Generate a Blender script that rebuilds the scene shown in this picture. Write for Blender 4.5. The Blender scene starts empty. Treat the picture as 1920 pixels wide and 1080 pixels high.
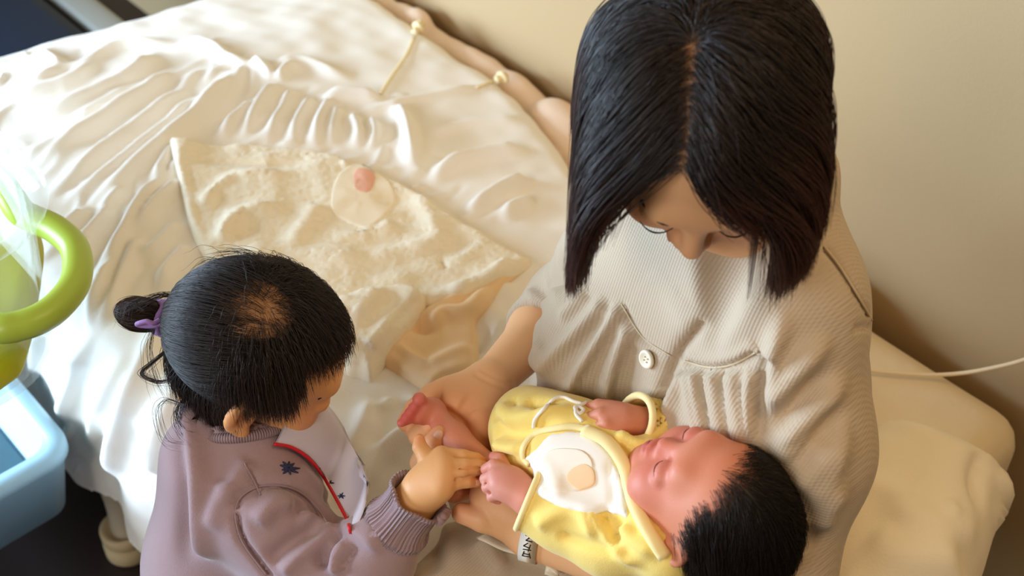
import bpy, math, random
import numpy as np
from mathutils import Vector, Matrix
from mathutils.bvhtree import BVHTree

# ------------------------------------------------------------------ camera, world, lights, exposure
SC = bpy.context.scene
COL = SC.collection
CAM = np.array((0.0, 0.0, 1.68)); PITCH = math.radians(43.0); FPX = 2450.0
FWD = np.array((0, math.cos(PITCH), -math.sin(PITCH))); UPV = np.array((0, math.sin(PITCH), math.cos(PITCH)))
RGT = np.array((1.0, 0, 0))
cd = bpy.data.cameras.new('camera'); cam = bpy.data.objects.new('camera', cd); COL.objects.link(cam)
cam.location = CAM; cam.rotation_euler = (math.pi/2-PITCH, 0, 0)
cd.sensor_width = 36.0; cd.lens = 36.0*FPX/1920.0; cd.clip_start = 0.05
cd.dof.use_dof = True; cd.dof.focus_distance = 1.22; cd.dof.aperture_fstop = 5.6
SC.camera = cam
SC.view_settings.view_transform = 'Standard'; SC.view_settings.look = 'None'
SC.view_settings.gamma = 1.0; SC.view_settings.use_curve_mapping = False
SC.view_settings.exposure = 0.0
world = bpy.data.worlds.new('world'); SC.world = world; world.use_nodes = True
bg = world.node_tree.nodes['Background']
bg.inputs[0].default_value = (1.0, 0.72, 0.45, 1); bg.inputs[1].default_value = 0.19

def area(name, loc, target, size, power, color):
    ld = bpy.data.lights.new(name, 'AREA'); ld.energy = power; ld.color = color
    ld.shape = 'RECTANGLE'; ld.size, ld.size_y = size
    o = bpy.data.objects.new(name, ld); COL.objects.link(o); o.location = loc
    d = Vector(target)-Vector(loc); o.rotation_euler = d.to_track_quat('-Z', 'Y').to_euler()
    return o
area('window_light', (-2.1, 1.20, 0.95), (0.0, 1.0, 0.6), (1.4, 0.72), 112, (0.60, 0.79, 1.0))
area('window_light_front', (-1.5, -0.8, 2.1), (0.0, 0.8, 0.7), (1.2, 1.0), 28, (0.98, 0.95, 0.90))
area('ceiling_light', (0.7, 0.35, 2.4), (0.5, 0.8, 0.5), (0.7, 0.7), 9, (1.0, 0.70, 0.40))

# ------------------------------------------------------------------ frames
E1 = np.array((0.6697, -0.7426, 0)); E2 = np.array((-0.7426, -0.6697, 0)); P0 = np.array((0.091, 1.68, 0))
def W(a, b, z): return P0+a*E1+b*E2+np.array((0, 0, z))          # along the bed, out from the wall, up
def ray(u, v): return FWD+RGT*((u-960)/FPX)-UPV*((v-540)/FPX)
def P(u, v, z):                                                    # where the photograph's sight line meets height z
    d = ray(u, v); return CAM+d*((z-CAM[2])/d[2])
def D(u, v, dep): return CAM+ray(u, v)*dep                         # ... or a given depth
def nrm(v): v = np.asarray(v, float); return v/np.linalg.norm(v)
def AB(p): q = np.asarray(p)-P0; return q@E1, q@E2

# ------------------------------------------------------------------ objects
def lin(c):
    return tuple(((x/255)/12.92 if x/255 <= .04045 else ((x/255+.055)/1.055)**2.4) for x in c)+(1.0,)
LOC = {}
def link(o, parent, loc=None):
    COL.objects.link(o)
    if parent is not None:
        o.parent = parent; LOC[o] = LOC[parent]
        o.location = (0, 0, 0)
    else:
        LOC[o] = np.array(loc if loc is not None else (0, 0, 0), float); o.location = LOC[o]
    return o
def thing(name, label, cat, loc):
    o = bpy.data.objects.new(name, None); o.empty_display_size = .05
    link(o, None, loc); o['label'] = label; o['category'] = cat; return o
def mesh(name, V, F, mat, parent=None, smooth=True, col=None, loc=None, uv=None):
    V = np.asarray(V, float)
    l = LOC[parent] if parent is not None else np.array(loc if loc is not None else (0, 0, 0), float)
    me = bpy.data.meshes.new(name)
    me.from_pydata((V-l).tolist(), [], [tuple(map(int, f)) for f in F] if not isinstance(F, np.ndarray) else F.tolist())
    if smooth: me.polygons.foreach_set('use_smooth', np.ones(len(me.polygons), bool))
    me.materials.append(mat)
    if col is not None:
        at = me.color_attributes.new('Col', 'FLOAT_COLOR', 'POINT')
        c = np.ones((len(V), 4), np.float32); c[:, :3] = col; at.data.foreach_set('color', c.ravel())
    if uv is not None:
        ul = me.uv_layers.new(name='UVMap'); li = np.zeros(len(me.loops), np.int32); me.loops.foreach_get('vertex_index', li)
        ul.data.foreach_set('uv', np.asarray(uv, np.float32)[li].ravel())
    me.update()
    o = bpy.data.objects.new(name, me)
    return link(o, parent, l)
def tag(o, label, cat, kind=None):
    o['label'] = label; o['category'] = cat
    if kind: o['kind'] = kind
    return o
def struct(o): o['kind'] = 'structure'; return o

def join(parts):
    Vs, Fs, n = [], [], 0
    for V, F in parts:
        V = np.asarray(V); Vs.append(V); Fs += [tuple(int(i)+n for i in f) for f in F]; n += len(V)
    return np.concatenate(Vs), Fs
def box(c, s, R=None, bev=0.0):
    import bmesh
    bm = bmesh.new(); bmesh.ops.create_cube(bm, size=1.0)
    for v in bm.verts: v.co = Vector((v.co.x*s[0], v.co.y*s[1], v.co.z*s[2]))
    if bev > 0: bmesh.ops.bevel(bm, geom=bm.edges[:], offset=bev, segments=3, affect='EDGES', profile=.5)
    V = np.array([v.co[:] for v in bm.verts]); bm.verts.index_update()
    F = [tuple(v.index for v in f.verts) for f in bm.faces]; bm.free()
    if R is not None: V = V@np.asarray(R).T
    return V+np.asarray(c), F
RB = np.stack([E1, E2, np.array((0, 0, 1.0))], 1)
RB[:, 1] = -E2                                             # right-handed bed frame (x along the bed, y towards the wall)
def spline(pts, n):
    P_ = np.asarray(pts, float); m = len(P_)
    if m < 3:
        t = np.linspace(0, 1, n)[:, None]; return P_[0]*(1-t)+P_[-1]*t
    Q = np.vstack([2*P_[0]-P_[1], P_, 2*P_[-1]-P_[-2]])
    t = np.linspace(0, m-1, n); i = np.minimum(t.astype(int), m-2); f = (t-i)[:, None]
    a, b, c, d = Q[i], Q[i+1], Q[i+2], Q[i+3]
    return .5*(2*b+(c-a)*f+(2*a-5*b+4*c-d)*f**2+(3*b-a-3*c+d)*f**3)
def tube(pts, r, n=12, steps=None, closed=False, flat=1.0):
    pts = np.asarray(pts, float)
    if steps: pts = spline(np.vstack([pts, pts[:1]]) if closed else pts, steps)
    if closed: pts = pts[:-1] if np.allclose(pts[0], pts[-1]) else pts
    m = len(pts); r = np.interp(np.linspace(0, 1, m), np.linspace(0, 1, len(np.atleast_1d(r))), np.atleast_1d(r))
    T = np.roll(pts, -1, 0)-np.roll(pts, 1, 0) if closed else np.gradient(pts, axis=0)
    T /= np.linalg.norm(T, axis=1)[:, None]+1e-12
    ref = np.array((0, 0, 1.0)) if abs(T[0][2]) < .9 else np.array((1.0, 0, 0))
    V = []; N = ref-T[0]*(ref@T[0]); N /= np.linalg.norm(N)
    for i in range(m):
        N = N-T[i]*(N@T[i]); N /= np.linalg.norm(N); B = np.cross(T[i], N)
        for k in range(n):
            a = 2*math.pi*k/n; V.append(pts[i]+r[i]*(math.cos(a)*N*flat+math.sin(a)*B))
    F = []
    for i in range(m if closed else m-1):
        j = (i+1) % m
        for k in range(n): F.append((i*n+k, i*n+(k+1) % n, j*n+(k+1) % n, j*n+k))
    if not closed: F += [tuple(range(n-1, -1, -1)), tuple((m-1)*n+k for k in range(n))]
    return np.array(V), F
def lathe(prof, c, axis=(0, 0, 1), n=32):
    ax = nrm(axis); ref = np.array((1.0, 0, 0)) if abs(ax[0]) < .8 else np.array((0, 1.0, 0))
    N = nrm(ref-ax*(ref@ax)); B = np.cross(ax, N); V = []; m = len(prof)
    for r, h in prof:
        for k in range(n):
            a = 2*math.pi*k/n; V.append(np.asarray(c)+ax*h+r*(math.cos(a)*N+math.sin(a)*B))
    F = [(i*n+k, i*n+(k+1) % n, (i+1)*n+(k+1) % n, (i+1)*n+k) for i in range(m-1) for k in range(n)]
    return np.array(V), F

# ------------------------------------------------------------------ sculpting with distance fields
class Sdf:
    def __init__(s, lo, hi, h):
        s.lo = np.asarray(lo, float); s.h = h; s.n = np.ceil((np.asarray(hi)-s.lo)/h).astype(int)+1
        s.F = np.full(s.n, 0.2, np.float32)
        s.ax = [(s.lo[i]+h*np.arange(s.n[i])).astype(np.float32) for i in range(3)]
    def _sl(s, lo, hi):
        i0 = np.maximum(0, np.floor((lo-s.lo)/s.h).astype(int)); i1 = np.minimum(s.n, np.ceil((hi-s.lo)/s.h).astype(int)+1)
        if np.any(i1 <= i0): return None
        sl = tuple(slice(a, b) for a, b in zip(i0, i1))
        return sl, [s.ax[0][sl[0]][:, None, None], s.ax[1][sl[1]][None, :, None], s.ax[2][sl[2]][None, None, :]]
    def put(s, fn, lo, hi, k=0.0, op='add'):
        m = k+.012
        r = s._sl(np.asarray(lo)-m, np.asarray(hi)+m)
        if r is None: return
        sl, X = r; d = fn(*X); A = s.F[sl]
        if op == 'add':
            o = np.minimum(A, d)
            if k > 0: hh = np.maximum(k-np.abs(A-d), 0)/k; o = o-hh*hh*k*.25
        else:
            o = np.maximum(A, -d)
            if k > 0: hh = np.maximum(k-np.abs(A+d), 0)/k; o = o+hh*hh*k*.25
        s.F[sl] = o
    def cone(s, a, b, ra, rb=None, k=.01, op='add'):
        a = np.asarray(a, float); b = np.asarray(b, float); rb = ra if rb is None else rb
        ba = b-a; L2 = max(ba@ba, 1e-12)
        def fn(x, y, z):
            t = ((x-a[0])*ba[0]+(y-a[1])*ba[1]+(z-a[2])*ba[2])/L2; t = np.clip(t, 0, 1)
            return np.sqrt((x-a[0]-t*ba[0])**2+(y-a[1]-t*ba[1])**2+(z-a[2]-t*ba[2])**2)-(ra+(rb-ra)*t)
        R = max(ra, rb); s.put(fn, np.minimum(a, b)-R, np.maximum(a, b)+R, k, op); return s
    def cuff(s, a, b, ra, rb, k=.01):                          # cone cut off flat at b
        a = np.asarray(a, float); b = np.asarray(b, float); ba = b-a; L = np.linalg.norm(ba); n = ba/L
        def fn(x, y, z):
            h = (x-a[0])*n[0]+(y-a[1])*n[1]+(z-a[2])*n[2]; t = np.clip(h/L, 0, 1)
            d = np.sqrt((x-a[0]-t*ba[0])**2+(y-a[1]-t*ba[1])**2+(z-a[2]-t*ba[2])**2)-(ra+(rb-ra)*t)
            return np.maximum(d, h-L)
        R = max(ra, rb); s.put(fn, np.minimum(a, b)-R, np.maximum(a, b)+R, k); return s
    def chain(s, pts, rs, k=.01, op='add'):
        for i in range(len(pts)-1): s.cone(pts[i], pts[i+1], rs[i], rs[i+1], k, op)
        return s
    def ell(s, c, r, R=None, k=.01, op='add'):
        c = np.asarray(c, float); r = np.asarray(r, float); R = np.eye(3) if R is None else np.asarray(R, float)
        def fn(x, y, z):
            q = [(x-c[0])*R[0, i]+(y-c[1])*R[1, i]+(z-c[2])*R[2, i] for i in range(3)]
            k0 = np.sqrt((q[0]/r[0])**2+(q[1]/r[1])**2+(q[2]/r[2])**2)
            k1 = np.sqrt((q[0]/r[0]**2)**2+(q[1]/r[1]**2)**2+(q[2]/r[2]**2)**2)
            return k0*(k0-1)/np.maximum(k1, 1e-9)
        e = np.sqrt(((R*r)**2).sum(1)); s.put(fn, c-e, c+e, k, op); return s
    def half(s, c, n, op='sub', k=.004):                      # cut away everything on the n side of the plane
        c = np.asarray(c, float); n = nrm(n)
        def fn(x, y, z): return (-( (x-c[0])*n[0]+(y-c[1])*n[1]+(z-c[2])*n[2])).astype(np.float32)
        hi = s.lo+s.h*s.n
        s.put(fn, s.lo, hi, k, op); return s
    def grooves(s, chains, w=.0014, k=.0018, lift=.9, rad=.007):
        for A, B in zip(chains[:-1], chains[1:]):
            n = min(len(A), len(B)); m = [(np.asarray(A[i])+np.asarray(B[i]))/2 for i in range(n)]; m = [p+nrm(CAM-p)*rad*lift for p in m]
            m[0] = m[0]*.55+m[1]*.45
            s.chain(m, [w]*n, k, 'sub')
        return s
    def mesh(s):
        F = s.F; S = F < 0; nx, ny, nz = F.shape
        cnt = np.zeros((nx-1, ny-1, nz-1), np.int8)
        for i in (0, 1):
            for j in (0, 1):
                for k in (0, 1): cnt += S[i:nx-1+i, j:ny-1+j, k:nz-1+k]
        act = (cnt > 0) & (cnt < 8); I = np.argwhere(act)
        idm = np.full(act.shape, -1, np.int64); idm[act] = np.arange(len(I))
        c8 = {}
        for i in (0, 1):
            for j in (0, 1):
                for k in (0, 1): c8[i, j, k] = F[I[:, 0]+i, I[:, 1]+j, I[:, 2]+k].astype(float)
        acc = np.zeros((len(I), 3)); w = np.zeros(len(I))
        ks = list(c8)
        for a in ks:
            for ax in range(3):
                if a[ax] == 0:
                    b = list(a); b[ax] = 1; b = tuple(b)
                    va, vb = c8[a], c8[b]; m = (va < 0) != (vb < 0)
                    t = np.where(m, va/np.where(m, va-vb, 1), 0)
                    p = np.array(a, float)[None]+np.zeros((len(I), 3)); p[:, ax] += t
                    acc += p*m[:, None]; w += m
        V = s.lo+s.h*(I+acc/w[:, None])
        Q = []
        for ax in range(3):
            o1, o2 = [(1, 2), (2, 0), (0, 1)][ax]
            sa = [slice(None)]*3; sb = [slice(None)]*3; sa[ax] = slice(0, -1); sb[ax] = slice(1, None)
            A, B = S[tuple(sa)], S[tuple(sb)]
            E = np.argwhere(A != B)
            E = E[(E[:, o1] > 0) & (E[:, o2] > 0) & (E[:, o1] < F.shape[o1]-1) & (E[:, o2] < F.shape[o2]-1)]
            if not len(E): continue
            flip = A[E[:, 0], E[:, 1], E[:, 2]]
            def g(d1, d2):
                e = E.copy(); e[:, o1] += d1; e[:, o2] += d2; return idm[e[:, 0], e[:, 1], e[:, 2]]
            q = np.stack([g(-1, -1), g(0, -1), g(0, 0), g(-1, 0)], 1)
            q[~flip] = q[~flip][:, ::-1]; Q.append(q)
        Q = np.concatenate(Q); return V, Q[(Q >= 0).all(1)]

def normals(V, F):
    F = np.asarray(F); n = np.cross(V[F[:, 2]]-V[F[:, 0]], V[F[:, 3]]-V[F[:, 1]]); N = np.zeros_like(V)
    for i in range(4): np.add.at(N, F[:, i], n)
    return N/(np.linalg.norm(N, axis=1)[:, None]+1e-12)
def relax(V, F, it=2, lam=.5):
    F = np.asarray(F); E = np.concatenate([F[:, [0, 1]], F[:, [1, 2]], F[:, [2, 3]], F[:, [3, 0]]])
    for _ in range(it):
        A = np.zeros_like(V); w = np.zeros(len(V))
        np.add.at(A, E[:, 0], V[E[:, 1]]); np.add.at(w, E[:, 0], 1); np.add.at(A, E[:, 1], V[E[:, 0]]); np.add.at(w, E[:, 1], 1)
        V = V+lam*(A/np.maximum(w, 1)[:, None]-V)
    return V
def seg_dist(V, path):
    """distance of each vertex to a 3-D polyline, its fraction along it and its signed side vector"""
    best = np.full(len(V), 9.0); tt = np.zeros(len(V)); off = np.zeros_like(V)
    L = np.r_[0, np.cumsum(np.linalg.norm(np.diff(path, axis=0), axis=1))]
    for i in range(len(path)-1):
        a, b = path[i], path[i+1]; ba = b-a; t = np.clip(((V-a)@ba)/max(ba@ba, 1e-12), 0, 1)
        r = V-a-t[:, None]*ba; d = np.linalg.norm(r, axis=1); m = d < best
        best[m] = d[m]; tt[m] = (L[i]+t[m]*(L[i+1]-L[i]))/L[-1]; off[m] = r[m]
    return best, tt, off
def brush(V, N, path, w, h, taper=(.15, .3), flat=False):
    """raise (h>0) or sink (h<0) a rounded fold of half-width w along a polyline lying on the surface"""
    path = np.asarray(path); lo = path.min(0)-3*w; hi = path.max(0)+3*w
    m = np.where(((V > lo) & (V < hi)).all(1))[0]
    if not len(m): return V
    d, t, _ = seg_dist(V[m], path)
    tp = np.clip(t/max(taper[0], 1e-3), 0, 1)*np.clip((1-t)/max(taper[1], 1e-3), 0, 1); tp = tp*tp*(3-2*tp)
    V = V.copy(); V[m] += N[m]*(h*tp*np.exp(-(d/w)**2))[:, None]; return V
def bvh(V, F): return BVHTree.FromPolygons(np.asarray(V).tolist(), np.asarray(F).tolist() if isinstance(F, np.ndarray) else F)
def hit(tree, u, v):
    d = nrm(ray(u, v)); r = tree.ray_cast(Vector(CAM), Vector(d)); return None if r[0] is None else np.array(r[0])
def onto(tree, px, n=None):
    """photograph polyline -> polyline on the surface the sight lines meet"""
    px = np.asarray(px, float); px = spline(px, n or max(6, 5*len(px)))
    out = [hit(tree, u, v) for u, v in px]; return np.array([o for o in out if o is not None])
def strokes(V, F, lst, N=None):
    """a list of (pixel polyline, half-width, height[, taper]) worked into a surface"""
    t = bvh(V, F); N = normals(V, F) if N is None else N
    for s in lst:
        p = onto(t, s[0])
        if len(p) >= 2: V = brush(V, N, p, s[1], s[2], *(s[3:4] or [(.15, .3)]))
    return V
RNG = np.random.default_rng(7)
def waves(x, y, seed, n=14, f0=6, f1=40, amp=1.0):
    r = np.random.default_rng(seed); o = 0
    for i in range(n):
        f = f0*(f1/f0)**(i/(n-1)); a = r.uniform(0, 6.283); o = o+np.sin(f*(x*math.cos(a)+y*math.sin(a))+r.uniform(0, 6.28))*(f0/f)**.9
    return o*amp
def sstep(a, b, x): t = np.clip((x-a)/(b-a), 0, 1); return t*t*(3-2*t)

# ------------------------------------------------------------------ materials
def mat(name, color=(200, 200, 200), rough=.7, attr=False, sss=0.0, sssr=(1, .35, .2), bump=None, spec=.5, sheen=0.0, var=0.0, varscale=8.0, trans=0.0, metal=0.0, alpha=1.0, ior=1.45):
    m = bpy.data.materials.new(name); m.use_nodes = True; nt = m.node_tree; b = nt.nodes['Principled BSDF']
    b.inputs['Base Color'].default_value = lin(color); b.inputs['Roughness'].default_value = rough
    b.inputs['Specular IOR Level'].default_value = spec; b.inputs['Metallic'].default_value = metal; b.inputs['IOR'].default_value = ior
    if alpha < 1: b.inputs['Alpha'].default_value = alpha
    if trans: b.inputs['Transmission Weight'].default_value = trans
    if sss:
        b.inputs['Subsurface Weight'].default_value = sss; b.inputs['Subsurface Radius'].default_value = sssr; b.inputs['Subsurface Scale'].default_value = .006
    if sheen: b.inputs['Sheen Weight'].default_value = sheen; b.inputs['Sheen Roughness'].default_value = .4
    tc = nt.nodes.new('ShaderNodeTexCoord'); col = None
    if attr:
        a = nt.nodes.new('ShaderNodeVertexColor'); a.layer_name = 'Col'; col = a.outputs['Color']
    if var:
        n = nt.nodes.new('ShaderNodeTexNoise'); n.inputs['Scale'].default_value = varscale; n.inputs['Detail'].default_value = 4
        nt.links.new(tc.outputs['Object'], n.inputs['Vector'])
        r = nt.nodes.new('ShaderNodeMapRange'); r.inputs['To Min'].default_value = 1-var; r.inputs['To Max'].default_value = 1+var*.6
        nt.links.new(n.outputs['Fac'], r.inputs['Value'])
        x = nt.nodes.new('ShaderNodeVectorMath'); x.operation = 'SCALE'
        if col is not None: nt.links.new(col, x.inputs[0])
        else: x.inputs[0].default_value = lin(color)[:3]
        nt.links.new(r.outputs[0], x.inputs['Scale']); col = x.outputs['Vector']
    if col is not None: nt.links.new(col, b.inputs['Base Color'])
    h = None
    for spec_ in (bump or []):
        kind, scale, dist = spec_[:3]
        if kind == 'noise':
            n = nt.nodes.new('ShaderNodeTexNoise'); n.inputs['Scale'].default_value = scale; n.inputs['Detail'].default_value = 5
            nt.links.new(tc.outputs['Object'], n.inputs['Vector']); out = n.outputs['Fac']
        else:                                              # ribs across a direction, in object or uv space
            mp = nt.nodes.new('ShaderNodeMapping'); mp.inputs['Rotation'].default_value = spec_[3]
            n = nt.nodes.new('ShaderNodeTexWave'); n.inputs['Scale'].default_value = scale; n.bands_direction = 'X'
            n.inputs['Distortion'].default_value = 0.0
            nt.links.new(tc.outputs['UV' if kind == 'uvrib' else 'Object'], mp.inputs['Vector']); nt.links.new(mp.outputs[0], n.inputs['Vector']); out = n.outputs['Fac']
        bp = nt.nodes.new('ShaderNodeBump'); bp.inputs['Strength'].default_value = 1.0; bp.inputs['Distance'].default_value = dist
        nt.links.new(out, bp.inputs['Height'])
        if h is not None: nt.links.new(h, bp.inputs['Normal'])
        h = bp.outputs['Normal']
    if h is not None: nt.links.new(h, b.inputs['Normal'])
    return m
def hair_mat(name, color, tip=None, rough=.32):
    m = bpy.data.materials.new(name); m.use_nodes = True; nt = m.node_tree; b = nt.nodes['Principled BSDF']
    b.inputs['Roughness'].default_value = rough; b.inputs['Specular IOR Level'].default_value = .45
    hi = nt.nodes.new('ShaderNodeHairInfo'); r = nt.nodes.new('ShaderNodeValToRGB')
    r.color_ramp.elements[0].color = lin(color); r.color_ramp.elements[1].color = lin(tip or color); r.color_ramp.elements[0].position = .35
    nt.links.new(hi.outputs['Intercept'], r.inputs['Fac'])
    x = nt.nodes.new('ShaderNodeVectorMath'); x.operation = 'SCALE'; mr = nt.nodes.new('ShaderNodeMapRange')
    mr.inputs['To Min'].default_value = .6; mr.inputs['To Max'].default_value = 1.5
    nt.links.new(hi.outputs['Random'], mr.inputs['Value']); nt.links.new(mr.outputs[0], x.inputs['Scale'])
    nt.links.new(r.outputs['Color'], x.inputs[0]); nt.links.new(x.outputs['Vector'], b.inputs['Base Color'])
    return m
def strands(name, pts, rad, mat_, parent):
    """pts (N, K, 3) world; rad root radius, thinning to the tip"""
    N_, K, _ = pts.shape; hc = bpy.data.hair_curves.new(name); hc.add_curves([K]*N_)
    hc.attributes['position'].data.foreach_set('vector', (pts-LOC[parent]).astype(np.float32).ravel())
    ra = hc.attributes.new('radius', 'FLOAT', 'POINT')
    prof = rad*np.clip(1.15-np.linspace(0, 1, K)**3, .25, 1); ra.data.foreach_set('value', np.tile(prof, N_).astype(np.float32))
    hc.materials.append(mat_); o = bpy.data.objects.new(name, hc); return link(o, parent)
def grow(roots, dirs, lens, K, ells, offs, grav, stiff, curl=None, pull=None):
    """hair grown step by step: stiffness + gravity, kept outside the (centre, radii, rotation) ellipsoids by each strand's own offset"""
    N_ = len(roots); p = roots.copy(); d = dirs.copy(); out = np.zeros((N_, K, 3)); st = (lens/(K-1))[:, None]
    for k in range(K):
        out[:, k] = p
        g = grav if grav.ndim == 2 else grav[None]
        d = d*stiff+g*(1-stiff)
        if pull is not None: d = d+pull(p, k/(K-1))
        if curl is not None: d = d+curl*math.sin(k*.7)
        d /= np.linalg.norm(d, axis=1)[:, None]+1e-9
        q = p+d*st
        for c, r, R in ells:
            l = (q-c)@R; e = np.linalg.norm(l/(np.asarray(r)[None]+offs[:, None]), axis=1); m = e < 1
            if m.any():
                l[m] /= e[m][:, None]; q[m] = l[m]@R.T+c
        d2 = q-p; d = d2/(np.linalg.norm(d2, axis=1)[:, None]+1e-9); p = p+d*st
    return out
def frame(f, u):
    """columns: right-hand-side x (the head's left is -x), forward y, up z"""
    f = nrm(f); u = np.asarray(u, float); u = nrm(u-f*(u@f)); return np.stack([np.cross(f, u), f, u], 1)
# ------------------------------------------------------------------ the room
M_wall = mat('wall_paint', (190, 165, 125), .85, bump=[('noise', 260, .0003)], var=.03, varscale=3)
M_floor = mat('dark_floor', (42, 28, 24), .45, var=.15, varscale=14, bump=[('noise', 60, .0005)])
V, F = box((P0-E2*.04)+np.array((0, 0, 1.3)), (7, .06, 2.7), RB); struct(mesh('wall_back', V, F, M_wall, smooth=False))
V, F = box((0, 1.2, -.03), (7, 6, .06)); struct(mesh('floor', V, F, M_floor, smooth=False))

# ------------------------------------------------------------------ the bed
M_mat = mat('mattress_cover', (240, 222, 186), .8, bump=[('noise', 90, .001)], sheen=.2)
M_frame = mat('bed_enamel', (206, 194, 170), .4)
M_foot = mat('rubber_foot', (214, 190, 146), .55)
M_duvet = mat('duvet_cotton', (248, 243, 234), .82, sheen=.25, bump=[('noise', 420, .0004)])
M_tie = mat('tie_cotton', (240, 222, 178), .8)
bed = thing('bed', 'cream hospital bed along the tan wall, its tubular leg showing under the hanging duvet', 'bed', W(0, .42, 0))
def soft_box(a0, a1, b0, b1, z0, z1, r, h=.012, lumps=.004):
    S = Sdf((a0-.03, b0-.03, z0-.03), (a1+.03, b1+.03, z1+.03), h)
    c = np.array(((a0+a1)/2, (b0+b1)/2, (z0+z1)/2)); hs = np.array(((a1-a0)/2, (b1-b0)/2, (z1-z0)/2))-r
    def fn(x, y, z):
        q = [np.abs(x-c[0])-hs[0], np.abs(y-c[1])-hs[1], np.abs(z-c[2])-hs[2]]
        o = np.sqrt(np.maximum(q[0], 0)**2+np.maximum(q[1], 0)**2+np.maximum(q[2], 0)**2)
        return o+np.minimum(np.maximum(np.maximum(q[0], q[1]), q[2]), 0)-r+lumps*np.sin(x*9+y*7)*np.cos(y*11-x*3)
    s_ = np.array((a0, b0, z0)); S.put(fn, s_, np.array((a1, b1, z1)))
    V, F = S.mesh(); return P0+V[:, :1]*E1+V[:, 1:2]*E2+V[:, 2:]*np.array((0, 0, 1.0)), F[:, ::-1]
V, F = soft_box(-.58, .835, .02, .775, .29, .487, .045); mesh('mattress', V, F, M_mat, bed)
V, F = soft_box(-.57, .82, .03, .77, .235, .285, .02, lumps=0); mesh('bed_frame', V, F, M_frame, bed)
for a, b in ((None, None), (-.52, .72), (.62, .74), (-.52, .09), (.62, .09)):
    if a is None:
        ft = P(238, 1008, .03); a, b = AB(ft)
        top = P(196, 872, .17)
        path = [W(*AB(top-(ft-top)*.35), .25), top, (top+ft)/2+np.array((.004, .002, 0)), ft]
    else: path = [W(a, b, .27), W(a, b, .15), W(a, b, .03)]
    V, F = tube(path, .021, 18, 12); lg = mesh('leg', V, F, M_frame, bed)
    ft = np.asarray(path[-1])*np.array((1, 1, 0))
    V, F = lathe([(0, .0), (.033, .0), (.037, .006), (.037, .03), (.034, .034), (.034, .038), (.036, .042), (.036, .058), (.032, .061), (.026, .058), (.021, .05), (0, .05)], ft, n=30)
    mesh('rubber_foot', V, F, M_foot, lg)
bed_top = .487
def zb(a, b): return bed_top

# duvet: one cloth over the bed, falling over the near side
edge_px = [(560, -60), (720, 0), (790, 56), (935, 146), (1000, 200), (1040, 252), (1100, 330), (1180, 400)]
eab = np.array([AB(P(u, v, .535)) for u, v in edge_px]); eab = np.vstack([[-1.2, eab[0, 1]], eab, [1.2, eab[-1, 1]+.1]])
s = np.arange(-.80, .60, .0045); t = np.arange(0, 1.12, .0045); SS, TT = np.meshgrid(s, t, indexing='ij')
b0 = np.interp(SS, eab[:, 0], eab[:, 1]); BN = .765; R_ = .055
Ltop = BN-b0; bb = b0+np.minimum(TT, Ltop); ex = np.maximum(TT-Ltop, 0)
ang = np.clip(ex/R_, 0, math.pi/2); bb = bb+R_*np.sin(ang); zz = .535-R_*(1-np.cos(ang)); dn = np.maximum(ex-R_*math.pi/2, 0)
zz -= dn; zz += .012*waves(SS, bb, 3, 8, 4, 11)*.5
flare = dn*.10+.012*np.sin(SS*26+1.2*np.sin(SS*9))*sstep(0, .16, dn); bb = bb+flare
hem = .19+.02*np.sin(SS*5); zz = np.maximum(zz, hem-.0+0*zz)
zz -= .035*(1-np.sqrt(np.clip(1-(1-np.clip(TT/.035, 0, 1))**2, 0, 1)))
q = np.maximum(-(.60+.22*(np.clip(bb, 0, .8)-.35))-SS, 0); zz = np.maximum(zz-q*q*14, np.minimum(zz, .22)) 
V = (P0+SS[..., None]*E1+bb[..., None]*E2+zz[..., None]*np.array((0, 0, 1.0))).reshape(-1, 3)
nt_ = len(t); ii, jj = np.meshgrid(np.arange(len(s)-1), np.arange(nt_-1), indexing='ij')
F = np.stack([ii*nt_+jj, (ii+1)*nt_+jj, (ii+1)*nt_+jj+1, ii*nt_+jj+1], -1).reshape(-1, 4)
low = (zz.reshape(-1) <= hem.reshape(-1)+1e-6); F = F[~low[F].all(1)]
N = normals(V, F)
if N[len(N)//3][2] < 0: F = F[:, ::-1]; N = -N
def zoomed(l): return [(x*.5208, y*.5208+60) for x, y in l]
ST = []
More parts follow.
